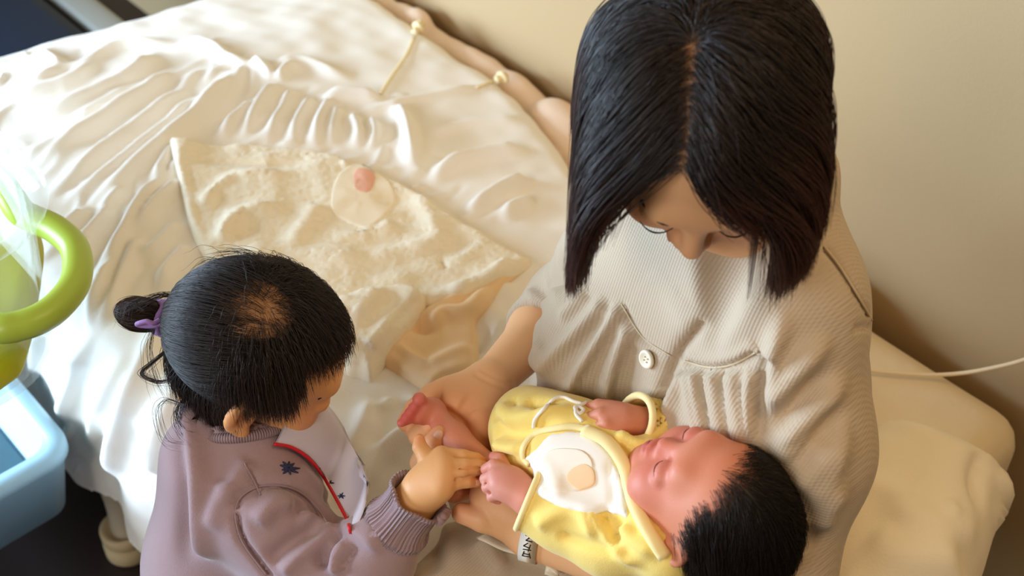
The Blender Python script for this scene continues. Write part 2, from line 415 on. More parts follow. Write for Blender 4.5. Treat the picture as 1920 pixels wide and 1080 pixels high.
for l, w, h in [
    ([(570, 60), (500, 150), (340, 240), (190, 300), (40, 330)], .016, .016), ([(640, 120), (560, 200), (400, 310), (220, 420), (110, 520)], .014, .016),
    ([(700, 170), (590, 280), (430, 400), (270, 520), (140, 620)], .014, .015), ([(760, 210), (640, 320), (500, 440), (330, 560), (190, 650)], .013, .015),
    ([(860, 120), (800, 220), (700, 330), (560, 450), (420, 560), (260, 680)], .016, .02), ([(930, 250), (840, 330), (780, 400)], .010, .012),
    ([(1000, 180), (930, 280), (870, 400)], .010, .013), ([(1060, 200), (1010, 300), (950, 420)], .010, .013), ([(1130, 230), (1080, 310), (1040, 420)], .010, .013),
    ([(1200, 240), (1150, 330), (1130, 430)], .011, .014), ([(610, 500), (540, 600), (480, 690), (420, 800), (340, 960)], .012, .018),
    ([(670, 520), (560, 640), (500, 710), (440, 760)], .010, .014), ([(440, 770), (400, 860), (355, 980), (310, 1090)], .012, .02),
    ([(520, 720), (470, 830), (410, 960), (345, 1090)], .009, .014), ([(650, 680), (560, 780), (470, 830)], .009, .012), ([(690, 760), (610, 850), (560, 940)], .010, .012),
    ([(1390, 250), (1280, 240), (1200, 240), (1130, 250)], .010, .014), ([(1410, 260), (1455, 340), (1480, 450), (1500, 530)], .013, .02),
    ([(1830, 170), (1650, 215), (1430, 265), (1240, 310)], .011, .008), ([(1930, 430), (1750, 450), (1600, 500), (1550, 570)], .012, .015),
    ([(1930, 530), (1800, 585), (1690, 650), (1650, 680)], .012, .016), ([(1930, 610), (1850, 640), (1790, 680)], .012, .014), ([(1910, 320), (1700, 330), (1500, 370)], .012, .006),
    ([(1260, 300), (1290, 380), (1280, 430)], .010, .013), ([(1330, 310), (1350, 380), (1330, 440)], .009, .012), ([(1220, 270), (1200, 350), (1190, 420)], .009, .012),
    ([(0, 190), (150, 165), (290, 130), (440, 52), (680, 40)], .012, .010), ([(150, 10), (165, 90), (215, 140), (150, 190), (0, 235)], .014, .014), ([(0, 250), (120, 230), (260, 180), (380, 90)], .014, .012),
    ([(640, 40), (760, 60), (840, 110), (960, 130)], .010, .012), ([(960, 130), (1080, 110), (1200, 150), (1290, 170)], .010, .010),
    ([(60, 470), (200, 410), (330, 330)], .013, .010), ([(330, 640), (230, 720), (150, 790)], .012, .012), ([(420, 630), (330, 730), (250, 820)], .011, .013), ([(330, 720), (300, 830), (250, 930)], .010, .012),
    ([(990, 180), (940, 130), (900, 90)], .009, .010), ([(1000, 185), (1030, 140), (1100, 120)], .009, .010), ([(560, 560), (600, 480), (650, 400)], .012, .014), ([(300, 500), (420, 420), (560, 330)], .010, .009),
    ([(250, 330), (420, 240), (520, 190)], .010, .009), ([(700, 420), (640, 500), (600, 560)], .010, .012), ([(460, 560), (400, 620), (360, 700)], .010, .010)]:
    ST.append((zoomed(l), w*.9, h*1.5, (.25, .35)))
for l, w, h in [
    ([(185, 600), (150, 690), (110, 790)], .011, .02), ([(245, 640), (200, 760), (160, 850)], .014, .022), ([(320, 560), (280, 680), (230, 800), (215, 880)], .014, .022),
    ([(375, 640), (330, 760), (270, 890)], .014, .020), ([(95, 560), (80, 650), (70, 720)], .012, .018), ([(330, 700), (305, 820), (300, 900)], .012, .016),
    ([(720, 830), (690, 870), (640, 960)], .012, .016), ([(790, 800), (720, 850), (660, 950)], .010, .016), ([(850, 770), (760, 820), (700, 880)], .010, .012), ([(700, 740), (680, 800), (640, 880)], .012, .012),
    ([(960, 520), (930, 570), (900, 640)], .014, .012), ([(900, 690), (940, 660), (960, 640)], .010, .008)]:
    ST.append((l, w, h, (.25, .3)))
rw_ = np.random.default_rng(77)
for i in range(230):                                        # fine creases between the large folds
    u, v = rw_.uniform(-20, 1060), rw_.uniform(60, 900)
    if (u > 560 and v < 150) or (u > 780 and v < 300) : continue
    dr = np.array((-.72, .70)) if v < 480 else np.array((-.45, .89)); dr = dr+rw_.normal(size=2)*.28
    if u > 740 and v < 560: dr = np.array((-.95, .18))+rw_.normal(size=2)*.2
    if u > 600 and v > 650: dr = np.array((-.75, .65))+rw_.normal(size=2)*.2
    L_ = rw_.uniform(35, 120); b_ = rw_.normal()*.25; pr = np.array((dr[1], -dr[0]))
    ST.append(([(u, v), tuple(np.array((u, v))+dr*L_*.5+pr*L_*b_*.5), tuple(np.array((u, v))+dr*L_)], rw_.uniform(.0045, .0085), rw_.uniform(.003, .0075)*rw_.choice((1, 1, -.7)), (.3, .4)))
V = strokes(V, F, ST, N)
V = V+N*(.0008*waves(SS.ravel()*1.0+TT.ravel()*.6, TT.ravel(), 9, 16, 40, 170))[:, None]
duvet_V, duvet_F = V, F
duvet_T = bvh(V, F)
duvet = mesh('duvet', V, F, M_duvet, loc=W(0, .45, .5)); tag(duvet, 'crumpled white duvet spread over the bed and hanging down its near side', 'duvet')
def surf_z(x, y, T=None, default=.5):
    r = (T or duvet_T).ray_cast(Vector((x, y, 1.2)), Vector((0, 0, -1))); return r[0].z if r[0] is not None else default
# tie strings sewn to the duvet's far edge
for lst, ends in (([(783, 60), (760, 110), (735, 145), (715, 178)], [(778, 62), (784, 52), (790, 44)]), ([(938, 148), (915, 158), (892, 168)], [(930, 150), (942, 146), (948, 143)])):
    p = onto(duvet_T, lst, 14)+np.array((0, 0, .003)); V1, F1 = tube(p, .0035, 8, flat=.5)
    e = np.array([P(u, v, .545) for u, v in ends]); V2, F2 = tube(e, [.007, .005, .008], 10, 10)
    V3, F3 = tube([e[1]+.010*E1, e[1]+np.array((0, 0, .008)), e[1]-.010*E1, e[1]-np.array((0, 0, .004))], .004, 8, 24, closed=True)
    V, F = join([(V1, F1), (V2, F2), (V3, F3)]); mesh('tie', V, F, M_tie, duvet)
# pale pink quilt edge squeezed between duvet and wall
M_pink = mat('pink_quilt', (240, 214, 190), .85, sheen=.2)
S = Sdf((-.75, -.01, .42), (.55, .20, .60), .007)
for a in np.arange(-.72, .55, .035):
    bo = np.interp(a, eab[:, 0], eab[:, 1]); S.ell((a, bo*.55, .498+.005*math.sin(a*31)+.005*math.sin(a*67)), (.04+.008*math.sin(a*43), max(.02, bo*(.36+.10*sstep(-.2, .2, a))), .024+.008*math.sin(a*52)), k=.010)
V, F = S.mesh(); V = P0+V[:, :1]*E1+V[:, 1:2]*E2+V[:, 2:]*np.array((0, 0, 1.0)); V = V[:, :]
q_ = mesh('folded_quilt', V, F[:, ::-1], M_pink, loc=W(0, .04, .5)); tag(q_, 'pale pink quilt squeezed between the white duvet and the wall', 'quilt')

# ------------------------------------------------------------------ cloth slabs cut to an outline
def slab(poly, thick, base, h=.004, r=None, fuzz=0.0, seed=1):
    poly = np.asarray(poly)[:, :2]; n = len(poly); r = r or thick
    lo = poly.min(0)-2*h; hi = poly.max(0)+2*h
    xs = np.arange(lo[0], hi[0], h); ys = np.arange(lo[1], hi[1], h); X, Y = np.meshgrid(xs, ys, indexing='ij'); Pt = np.stack([X, Y], -1).reshape(-1, 2)
    inside = np.zeros(len(Pt), bool); best = np.full(len(Pt), 9.0); near = Pt.copy()
    for i in range(n):
        a, b = poly[i], poly[(i+1) % n]; e = b-a
        tq = np.clip(((Pt-a)@e)/(e@e), 0, 1); c = a+tq[:, None]*e; d = np.linalg.norm(Pt-c, axis=1); m = d < best; best[m] = d[m]; near[m] = c[m]
        cr = ((a[1] > Pt[:, 1]) != (b[1] > Pt[:, 1])) & (Pt[:, 0] < e[0]*(Pt[:, 1]-a[1])/(e[1] if abs(e[1]) > 1e-12 else 1e-12)+a[0]); inside ^= cr
    nx, ny = X.shape; I = np.arange(nx*ny).reshape(nx, ny)
    Q = np.stack([I[:-1, :-1], I[1:, :-1], I[1:, 1:], I[:-1, 1:]], -1).reshape(-1, 4); Q = Q[inside[Q].any(1)]
    used = np.unique(Q); bd = used[~inside[used]]; Pt[bd] = near[bd]; d = np.where(inside, best, 0)
    zb_ = np.zeros(len(Pt)); zb_[used] = [base(*Pt[i]) for i in used]
    g = zb_.reshape(nx, ny); msk = np.zeros(nx*ny); msk[used] = 1; msk = msk.reshape(nx, ny)
    for _ in range(int(18*.004/h)):
        a_ = np.zeros_like(g); w_ = np.zeros_like(g)
        for dx, dy in ((1, 0), (-1, 0), (0, 1), (0, -1), (0, 0)):
            a_ += np.roll(np.roll(g*msk, dx, 0), dy, 1); w_ += np.roll(np.roll(msk, dx, 0), dy, 1)
        g2 = np.where(w_ > 0, a_/np.maximum(w_, 1), g); g = np.maximum(g2, g-.002)
    zb_ = g.ravel(); prof = np.sqrt(np.clip(1-(1-np.clip(d/r, 0, 1))**2, 0, 1))
    top = zb_+thick*prof+.001
    if fuzz: top = top+fuzz*prof*waves(Pt[:, 0], Pt[:, 1], seed, 10, 60, 900)
    mp = np.full(len(Pt), -1); mp[used] = np.arange(len(used)); Q = mp[Q]; V = np.c_[Pt[used], top[used]]
    Vb = np.c_[Pt[used], zb_[used]-.001]; m = len(used)
    E = {}
    for f in Q:
        for k in range(4): E[(f[k], f[(k+1) % 4])] = 1
    side = [(b, a, a+m, b+m) for (a, b) in E if (b, a) not in E]
    return V, Q, Vb, side
def close_slab(V, Q, Vb, side): return np.r_[V, Vb], np.r_[Q, Q[:, ::-1]+len(V), np.array(side)]
M_terry = mat('terry_cotton', (254, 243, 218), .95, sheen=.6, bump=[('noise', 520, .0009)])
M_fleece = mat('peach_fleece', (252, 216, 168), .9, sheen=.5, bump=[('noise', 700, .0006)])
towel = thing('hooded_towel', 'cream terry hooded bath towel with peach lining spread on the white duvet', 'towel', P(680, 430, .55))
def zpoly(px, z=.56, n=None):
    px = np.array(px, float)
    if n: px = spline(np.vstack([px, px[:1]]), n)[:-1]
    return np.array([P(u, v, z) for u, v in px])
lin_px = [(712, 652), (735, 610), (770, 580), (800, 548), (850, 540), (905, 520), (985, 468), (950, 510), (915, 556), (893, 580), (898, 610), (896, 650), (893, 674), (862, 683), (835, 688), (815, 701), (796, 700), (760, 680)]
V, Q, Vb, sd = slab(zpoly(lin_px, n=90), .014, surf_z, r=.012)
N = normals(V, Q)
V = strokes(V, Q, [([(800, 620), (830, 590), (880, 580), (930, 520)], .010, .014), ([(790, 600), (840, 570), (900, 545)], .007, .010), ([(735, 640), (770, 668), (815, 690)], .005, .006), ([(800, 685), (850, 660), (890, 650)], .010, .006), ([(775, 605), (800, 612), (830, 600)], .010, -.014), ([(815, 565), (850, 558), (880, 550)], .006, -.009)], N)
V1, F1 = close_slab(V, Q, Vb, sd); mesh('fleece_lining', V1, F1, M_fleece, towel)
lining_T = bvh(V1, F1)
def surf2(x, y):
    r = lining_T.ray_cast(Vector((x, y, 1.2)), Vector((0, 0, -1))); z = surf_z(x, y); return max(z, r[0].z) if r[0] is not None else z
t_px = [(319, 276), (330, 270), (420, 267), (520, 268), (610, 279), (690, 302), (745, 322), (830, 370), (925, 425), (988, 455), (994, 463), (955, 495), (915, 520), (880, 536), (820, 545), (760, 560), (700, 640), (640, 645), (500, 610), (430, 540), (376, 460), (352, 410), (338, 350)]
V, Q, Vb, sd = slab(zpoly(t_px, .565, 150), .016, surf2, h=.0027, r=.012, fuzz=.0010)
V[:, 2] += RNG.normal(size=len(V))*.00055
N = normals(V, Q)
V = strokes(V, Q, [([(345, 290), (420, 300), (520, 305), (590, 300)], .012, -.006), ([(330, 285), (345, 340), (362, 410), (385, 455)], .006, .005), ([(372, 395), (420, 345), (470, 328), (560, 330)], .012, .010),
    ([(415, 460), (430, 420), (470, 395), (540, 390)], .012, .012), ([(450, 470), (520, 480), (620, 480), (720, 490)], .016, .008), ([(600, 380), (560, 440), (540, 480)], .014, .008), ([(745, 420), (700, 440), (620, 450)], .014, .010),
    ([(990, 460), (930, 505), (870, 535), (800, 548)], .008, .008), ([(760, 330), (800, 400), (830, 460)], .016, .007), ([(930, 430), (890, 470), (840, 500)], .012, .006), ([(690, 480), (760, 470), (860, 440)], .014, .007), ([(640, 310), (680, 300), (735, 330)], .008, .006), ([(420, 440), (460, 430), (500, 420)], .012, -.008), ([(700, 380), (760, 380), (800, 430)], .02, -.006), ([(825, 480), (832, 496), (838, 506)], .004, -.006)], N)
V1, F1 = close_slab(V, Q, Vb, sd); terry = mesh('terry_sheet', V1, F1, M_terry, towel); terry_T = bvh(V1, F1)
def surf3(x, y):
    r = terry_T.ray_cast(Vector((x, y, 1.2)), Vector((0, 0, -1))); z = surf2(x, y); return max(z, r[0].z) if r[0] is not None else z
h_px = [(796, 520), (790, 540), (765, 572), (735, 605), (705, 642), (690, 656), (665, 648), (640, 640), (610, 600), (600, 560), (640, 530), (700, 508), (760, 505)]
V, Q, Vb, sd = slab(zpoly(h_px, .585, 90), .022, surf3, h=.0027, r=.02, fuzz=.0010, seed=5)
V[:, 2] += RNG.normal(size=len(V))*.00055
N = normals(V, Q)
V = strokes(V, Q, [([(792, 524), (760, 565), (725, 600), (690, 648)], .010, .008, (.02, .02)), ([(770, 520), (735, 560), (700, 600), (675, 630)], .012, -.007), ([(740, 515), (690, 560), (660, 600)], .014, .007), ([(690, 520), (650, 560), (630, 600)], .012, .006)], N)
V1, F1 = close_slab(V, Q, Vb, sd); mesh('hood', V1, F1, M_terry, towel)
# soft pink applique patch and the small care label at its right
M_patch = mat('patch_felt', (253, 240, 214), .9, sheen=.4); M_patchp = mat('patch_pink', (246, 188, 164), .9, sheen=.3); M_lab = mat('label_print', (150, 130, 90), .8)
def patch(name, c, rx, ry, m, T, par, lift=.004, seed=0):
    pts = [(c[0]+rx*(1+.08*math.sin(3*a+seed))*math.cos(a), c[1]+ry*(1+.06*math.cos(4*a+seed))*math.sin(a)) for a in np.linspace(0, 2*math.pi, 28, endpoint=False)]
    rings = []; 
    for k, rr in enumerate((1.0, .97, .9, .75, .5, .25)):
        for u, v in pts:
            q = hit(T, c[0]+(u-c[0])*rr, c[1]+(v-c[1])*rr)
            if q is None: q = rings[-1]-np.array((0, 0, .001))
            rings.append(q+np.array((0, 0, lift*(k/5.0)**.5+(.0008 if k else -.002))))
    F = [(k*28+i, k*28+(i+1) % 28, (k+1)*28+(i+1) % 28, (k+1)*28+i) for k in range(5) for i in range(28)]+[tuple(5*28+i for i in range(28))]
    return mesh(name, np.array(rings), F, m, par)
pa = patch('applique', (678, 368), 62, 58, M_patch, terry_T, towel, .002, 1); patch('applique_print', (682, 340), 22, 24, M_patchp, terry_T, pa, .004, 2)
lp = onto(terry_T, [(746, 340), (750, 347), (752, 354)], 4)
if len(lp) < 3: lp = onto(duvet_T, [(752, 336), (756, 344), (757, 352)], 4); V, F = tube(lp+np.array((0, 0, .003)), .005, 8, flat=.3); mesh('label', V, F, M_lab, towel)

# ------------------------------------------------------------------ pillow at the near end of the bed
M_pil = mat('pillow_cotton', (250, 238, 210), .85, sheen=.3, bump=[('noise', 350, .0004)])
pc = [(1560, 800), (1665, 762), (1760, 778), (1850, 820), (1905, 858), (1900, 900), (1880, 985), (1850, 1060), (1830, 1130), (1600, 1220), (1480, 1150), (1480, 950)]
def zpil(x, y):
    return .49
pz = zpoly(pc, .57, 120)
V, Q, Vb, sd = slab(pz, .115, zpil, h=.006, r=.085)
V[:, 2] += .008*waves(V[:, 0], V[:, 1], 31, 8, 6, 22)*.5
V = strokes(V, Q, [([(1650, 930), (1700, 960), (1780, 990), (1840, 980)], .02, .010), ([(1870, 880), (1880, 930), (1860, 990)], .012, .012), ([(1620, 1010), (1700, 1040), (1800, 1040)], .02, .010), ([(1600, 900), (1660, 920), (1700, 930)], .014, .008), ([(1850, 850), (1830, 900), (1845, 960)], .012, -.010), ([(1640, 800), (1700, 800), (1780, 820)], .015, .005), ([(1690, 925), (1700, 955), (1680, 985)], .010, .008), ([(1770, 940), (1790, 975)], .010, .008)])
V1, F1 = close_slab(V, Q, Vb, sd); pil = mesh('pillow', V1, F1, M_pil, loc=P(1700, 950, .5)); tag(pil, 'plump cream pillow lying behind the woman at the bed\'s right end', 'pillow')
# call cord from behind the woman across the mattress and up to the right
M_cord = mat('cord_plastic', (244, 224, 186), .45)
cp = [P(1600, 690, .498), P(1672, 699, .497), P(1740, 703, .499), P(1800, 700, .51), P(1860, 690, .54), P(1922, 674, .58), P(2010, 640, .66), P(2100, 590, .8)]
V, F = tube(cp, .0026, 10, 60); tag(mesh('call_cord', V, F, M_cord, loc=cp[1]), 'thin cream cord running over the mattress and up along the wall', 'cord')

# ------------------------------------------------------------------ newborn trolley: clear tub, green carry rim, blue tray
M_clear = mat('clear_acrylic', (226, 240, 238), .06, alpha=.15, spec=.8)
M_green = mat('lime_plastic', (172, 196, 74), .35, sss=.15, sssr=(.8, 1, .3)); M_yg = mat('lime_plastic_panel', (176, 178, 20), .4)
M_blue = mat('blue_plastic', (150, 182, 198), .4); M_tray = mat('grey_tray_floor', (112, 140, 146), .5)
trolley = thing('bassinet_trolley', 'bassinet trolley with clear tub, lime green handle and pale blue tray', 'bassinet', W(-.3, 1.08, 0))
def rrect(a0, a1, b0, b1, r, n=8):
    out = []
    for ca, cb, s0 in ((a1-r, b1-r, 0), (a0+r, b1-r, 1), (a0+r, b0+r, 2), (a1-r, b0+r, 3)):
        for k in range(n+1):
            g = (s0+k/n)*math.pi/2; out.append((ca+r*math.cos(g), cb+r*math.sin(g)))
    return out
def loft(rects):
    V = []; n = None
    for (a0, a1, b0, b1, r, z) in rects:
        pl = rrect(a0, a1, b0, b1, r); n = len(pl); V += [W(a, b, z) for a, b in pl]
    F = [(i*n+(k+1) % n, i*n+k, (i+1)*n+k, (i+1)*n+(k+1) % n) for i in range(len(rects)-1) for k in range(n)]
    return np.array(V), F+[tuple(range(n)), tuple(reversed(range((len(rects)-1)*n, len(rects)*n)))]
tb, te = .846, 1.25
ta = AB(P(40, 345, .86)); A1 = AB(P(51, 372, .86))
a1 = .170; 
V, F = loft([(-.60, a1-.04, tb+.03, te-.03, .09, .64), (-.62, a1-.012, tb+.012, te-.012, .1, .84), (-.63, a1, tb, te, .105, .850), (-.635, a1+.006, tb-.006, te+.006, .11, .853), (-.635, a1+.006, tb-.006, te+.006, .11, .858), (-.62, a1-.006, tb+.006, te-.006, .1, .858), (-.61, a1-.018, tb+.018, te-.018, .095, .848), (-.594, a1-.046, tb+.036, te-.036, .085, .646)])
mesh('tub', V, F, M_clear, trolley)
V, F = loft([(-.58, a1-.07, tb+.06, te-.06, .08, .652), (-.585, a1-.06, tb+.05, te-.05, .08, .66), (-.585, a1-.06, tb+.05, te-.05, .08, .69), (-.57, a1-.08, tb+.07, te-.07, .07, .70)]); mesh('tub_mattress', V, F, mat('tub_sheet', (214, 232, 214), .8), trolley)
hp = [(-150, 590), (-20, 614), (40, 610), (95, 585), (136, 540), (146, 500), (138, 462), (105, 430), (66, 412), (40, 398), (20, 370), (-10, 330), (-90, 318)]
hz = [.73, .772, .775, .775, .775, .775, .775, .775, .775, .78, .79, .80, .79]
V, F = tube([P(u, v, z) for (u, v), z in zip(hp, hz)], .0155, 20, 70); mesh('handle', V, F, M_green, trolley)
gp = zpoly([(-80, 405), (52, 398), (72, 430), (78, 470), (66, 560), (50, 640), (20, 700), (-80, 720)], .70, 60)
V, Q, Vb, sd = slab(gp, .02, lambda x, y: .69, h=.008, r=.015); V1, F1 = close_slab(V, Q, Vb, sd); mesh('carry_panel', V1, F1, M_yg, trolley)
c0 = AB(P(142, 845, .34)); ca, cb = c0
V, F = loft([(ca-.66, ca-.022, cb+.022, cb+.40, .03, .22), (ca-.685, ca-.004, cb+.004, cb+.42, .035, .325), (ca-.69, ca+.002, cb-.002, cb+.425, .04, .33), (ca-.69, ca+.002, cb-.002, cb+.425, .04, .345), (ca-.68, ca-.008, cb+.008, cb+.415, .035, .35), (ca-.66, ca-.022, cb+.022, cb+.40, .03, .348), (ca-.65, ca-.035, cb+.035, cb+.385, .025, .235)])
tray = mesh('tray', V, F, M_blue, trolley); 
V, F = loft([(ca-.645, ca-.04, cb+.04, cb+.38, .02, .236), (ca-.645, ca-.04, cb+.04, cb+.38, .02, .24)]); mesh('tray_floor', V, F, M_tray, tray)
for a in (ca-.66, a1-.10):
    V, F = tube([W(a, te-.1, .69), W(a, te+.02, .6), W(a, te+.04, .3), W(a, te, .08)], .013, 12, 14); mesh('post', V, F, M_blue, trolley)
V, F = join([tube([W(-.6, te, .09), W(-.05, te, .09)], .014, 12, 4), tube([W(-.6, cb+.05, .09), W(-.6, te, .09)], .014, 12, 4), tube([W(-.05, cb+.12, .09), W(-.05, te, .09)], .014, 12, 4)]); mesh('base', V, F, M_blue, trolley)
for a, b in ((-.6, cb+.06), (-.6, te), (-.05, te), (-.08, cb+.14)):
    V, F = lathe([(0, -.012), (.02, -.012), (.032, -.008), (.034, 0), (.032, .008), (.02, .012), (0, .012)], W(a, b, .034), E1, 24); mesh('caster', V, F, M_floor, trolley)

# ------------------------------------------------------------------ navy chair past the far end of the bed
M_navy = mat('navy_vinyl', (14, 34, 58), .55, bump=[('noise', 200, .0005)]); M_grey = mat('grey_metal', (150, 152, 146), .4)
chair = thing('armchair', 'dark navy upholstered chair beyond the far end of the bed', 'chair', W(-1.0, .70, 0))
def rbox(a, b, z, sa, sb, sz, bev): return box(W(a, b, z), (sa, sb, sz), RB, bev)
V, F = rbox(-.96, .70, .40, .46, .55, .14, .035); mesh('seat', V, F, M_navy, chair)
V, F = rbox(-1.22, .70, .70, .10, .55, .5, .035); mesh('backrest', V, F, M_navy, chair)
for b in (.385, 1.01):
    V, F = join([rbox(-.98, b, .44, .50, .06, .035, .012), rbox(-.75, b, .22, .035, .035, .44, .008), rbox(-1.2, b, .22, .035, .035, .44, .008)]); mesh('arm_frame', V, F, M_grey, chair)
# ------------------------------------------------------------------ people: shared builders
M_skin = mat('skin', (226, 168, 124), .5, attr=True, sss=.12, bump=[('noise', 900, .00015)])
M_eye = mat('eye_white', (225, 222, 214), .15); M_iris = mat('eye_iris', (40, 24, 16), .2)
def tint(V, base, spots):
    """skin colour per vertex: spots are (centre, radius, colour, strength)"""
    c = np.tile(np.array(lin(base)[:3]), (len(V), 1))
    for p, r, k, w in spots:
        f = (w*np.exp(-(np.linalg.norm(V-np.asarray(p), axis=1)/r)**2))[:, None]; c = c*(1-f)+np.array(lin(k)[:3])*f
    return c
def head(S, c, M, s=1.0, child=False, closed=True, ears=True):
    """a head with brow, sockets, lids, nose, lips, chin and ears; returns world positions of its features"""
    c = np.asarray(c, float); L = lambda x, y, z: c+M@(np.array((x, y, z))*s)
    E = lambda p, r, R=None, **k: S.ell(L(*p), np.array(r)*s, M if R is None else M@R, **k)
    C = lambda a, b, ra, rb, **k: S.cone(L(*a), L(*b), ra*s, rb*s, **k)
    g = .012*s
    if child:
        E((0, -.012, .022), (.071, .087, .072), k=g); E((0, .022, -.03), (.058, .054, .052), k=.03*s)
        for x in (-1, 1): E((.033*x, .046, -.043), (.026, .027, .026), k=.02*s)
        E((0, .058, -.074), (.018, .014, .013), k=.02*s); C((-.025, .066, .008), (.025, .066, .008), .014, .014, k=.02*s)
        ey, ez, ex = .073, -.014, .029
        for x in (-1, 1):
            E((ex*x, .083, ez), (.018, .012, .010), k=.012*s, op='sub'); E((ex*x, .0665, ez-.001), (.0175, .0135, .0125), k=.0045*s)
        C((0, .070, -.008), (0, .080, -.030), .006, .0085, k=.012*s)
        for x in (-1, 1): E((.009*x, .075, -.033), (.0065, .008, .006), k=.005*s); E((.0055*x, .084, -.039), (.0025, .004, .003), k=.003*s, op='sub')
        lz, ly = -.053, .0755
        E((0, ly-.001, lz+.003), (.016, .008, .0055), k=.006*s); E((0, ly-.002, lz-.005), (.013, .008, .006), k=.005*s)
        C((-.015, ly+.003, lz-.001), (.015, ly+.003, lz-.001), .0016, .0016, k=.003*s, op='sub')
        ew, ecz = .070, -.016
    else:
        E((0, -.014, .030), (.072, .092, .080), k=g); E((0, .026, -.032), (.056, .060, .072), k=.03*s); E((0, .036, -.074), (.042, .042, .030), k=.025*s)
        for x in (-1, 1): E((.036*x, .056, -.042), (.022, .024, .024), k=.02*s)
        E((0, .070, -.098), (.016, .013, .012), k=.02*s); C((-.028, .076, .014), (.028, .076, .014), .013, .013, k=.02*s)
        ey, ez, ex = .082, -.008, .031
        for x in (-1, 1):
            E((ex*x, .094, ez), (.018, .014, .011), k=.012*s, op='sub'); E((ex*x, .073, ez-.001), (.016, .014, .012), k=.006*s)
        C((0, .083, .002), (0, .100, -.036), .007, .0095, k=.012*s)
        for x in (-1, 1): E((.011*x, .091, -.041), (.007, .009, .0065), k=.006*s); E((.006*x, .099, -.048), (.0028, .004, .003), k=.003*s, op='sub')
        lz, ly = -.068, .0885
        E((0, ly-.001, lz+.003), (.021, .008, .0055), k=.006*s); E((0, ly-.002, lz-.006), (.017, .008, .0065), k=.005*s)
        C((-.020, ly+.003, lz-.001), (.020, ly+.003, lz-.001), .0016, .0016, k=.003*s, op='sub')
        ew, ecz = .073, -.012
    lines = {}
    for x in (-1, 1):
        pts = [L(x*(ex+dx), (ey if child else ey+.004)+dy, ez+dz) for dx, dy, dz in ((-.013, .001, -.003), (-.006, .0045, -.0062), (.002, .0050, -.007), (.009, .002, -.0055), (.014, -.003, -.003))]
        if closed: S.chain(pts, [.0011*s]*5, k=.002*s, op='sub')
        lines[x] = pts
        if ears:
            er = np.array(((math.cos(.35), -x*math.sin(.35), 0), (x*math.sin(.35), math.cos(.35), 0), (0, 0, 1)))
            E((x*(ew+.004), -.008, ecz), (.007, .017, .029), er, k=.006*s); E((x*(ew+.010), -.004, ecz+.003), (.005, .009, .017), er, k=.004*s, op='sub')
            E((x*(ew+.005), .000, ecz-.024), (.006, .008, .009), k=.005*s)
            C((x*(ew+.010), -.016, ecz+.016), (x*(ew+.010), -.016, ecz-.008), .003, .003, k=.004*s)
    return dict(L=L, lips=L(0, ly+.004, lz-.001), cheeks=[L(x*.036, ey-.01, -.04) for x in (-1, 1)], nose=L(0, ey+.012, -.035), lids=[L(x*ex, ey, ez) for x in (-1, 1)],
                ears=[L(x*(ew+.005), -.008, ecz) for x in (-1, 1)], lash=lines, brow=[[L(x*.012, ey+.004, ez+.020), L(x*.03, ey+.004, ez+.026), L(x*.046, ey-.012, ez+.020)] for x in (-1, 1)])
def lashes(lines, r): return join([tube(np.array(p), [r*.5, r, r*.5], 6, 12) for p in lines])
def fold_curve(pts, lift): return pts
def finger_tips(chains): return [np.asarray(c[-1]) for c in chains]

# ------------------------------------------------------------------ the woman
mom = thing('person', 'woman with dark bob in a white waffle gown, seated on the bed holding a newborn', 'person', W(.68, .45, .5))
M_gown = mat('waffle_cotton', (193, 175, 151), .85, sheen=.2, bump=[('rib', 105, .00022, (0, 0, .84)), ('rib', 105, .00014, (0, math.pi/2, 0))])
M_gline = mat('gown_seam', (206, 188, 156), .9); M_btn = mat('button_shell', (244, 236, 214), .3)
M_hair = hair_mat('hair_dark_brown', (30, 19, 15), (66, 36, 27), .44); M_scalp = mat('hair_base', (16, 11, 10), .5)
HC = np.array((.146, .820, 1.092)); HM = frame((-.06, -.74, -.67), (-.03, -.66, .75))
Rsh, Rel, Rwr = W(.575,.455,.925), P(1066, 566, .665), P(922, 714, .710)
Lsh, Lel, Lwr = W(.742, .475, .905), P(1405, 1098, .668), P(1010, 1000, .672)
NB = W(.68, .475, .985)
SKIN = (240, 186, 138)
# skin: head and neck
S = Sdf(HC-.17, HC+.17, .003); S.F[...] = .2
fm = head(S, HC, HM, .96, ears=True)
S.chain([HC+HM@np.array((0, -.03, -.03)), HC+HM@np.array((0, -.045, -.085)), NB], [.05, .046, .052], k=.03)
V1, F1 = S.mesh(); V1 = relax(V1, F1, 2)
# right arm, forearm and cupped hand
S = Sdf(np.minimum(P(740, 900, .62), Rwr)-np.array((.04, .12, .03)), np.maximum(Rel, P(960, 640, .7))+.09, .0018)
S.chain([Rel+(Rsh-Rel)*.4, Rel, Rel*.6+Rwr*.4, Rwr], [.034, .033, .0305, .0215], k=.02)
wr = Rwr; pz = .708
mcp = [P(806, 770, .705), P(818, 806, .700), P(846, 838, .698), P(882, 858, .700)]
for q, r0, r1 in zip(mcp, (.019, .018, .018, .017), (.0135, .013, .0125, .0115)): S.cone(wr+(q-wr)*.12, q, r0, r1, k=.014)
S.ell(P(845, 745, .712), (.030, .022, .017), frame(P(800, 750, .71)-P(900, 730, .71), (0, 0, 1))[:, [1, 0, 2]], k=.018)
S.ell(P(898, 800, .703), (.032, .018, .017), frame(P(890, 850, .70)-P(910, 740, .70), (0, 0, 1))[:, [1, 0, 2]], k=.016)
S.ell(P(852, 792, .730), (.018, .014, .007), k=.012, op='sub')
S.chain([P(818, 772, .7165), P(846, 790, .7155), P(872, 812, .7165), P(880, 845, .7165)], [.0012]*4, k=.003, op='sub')
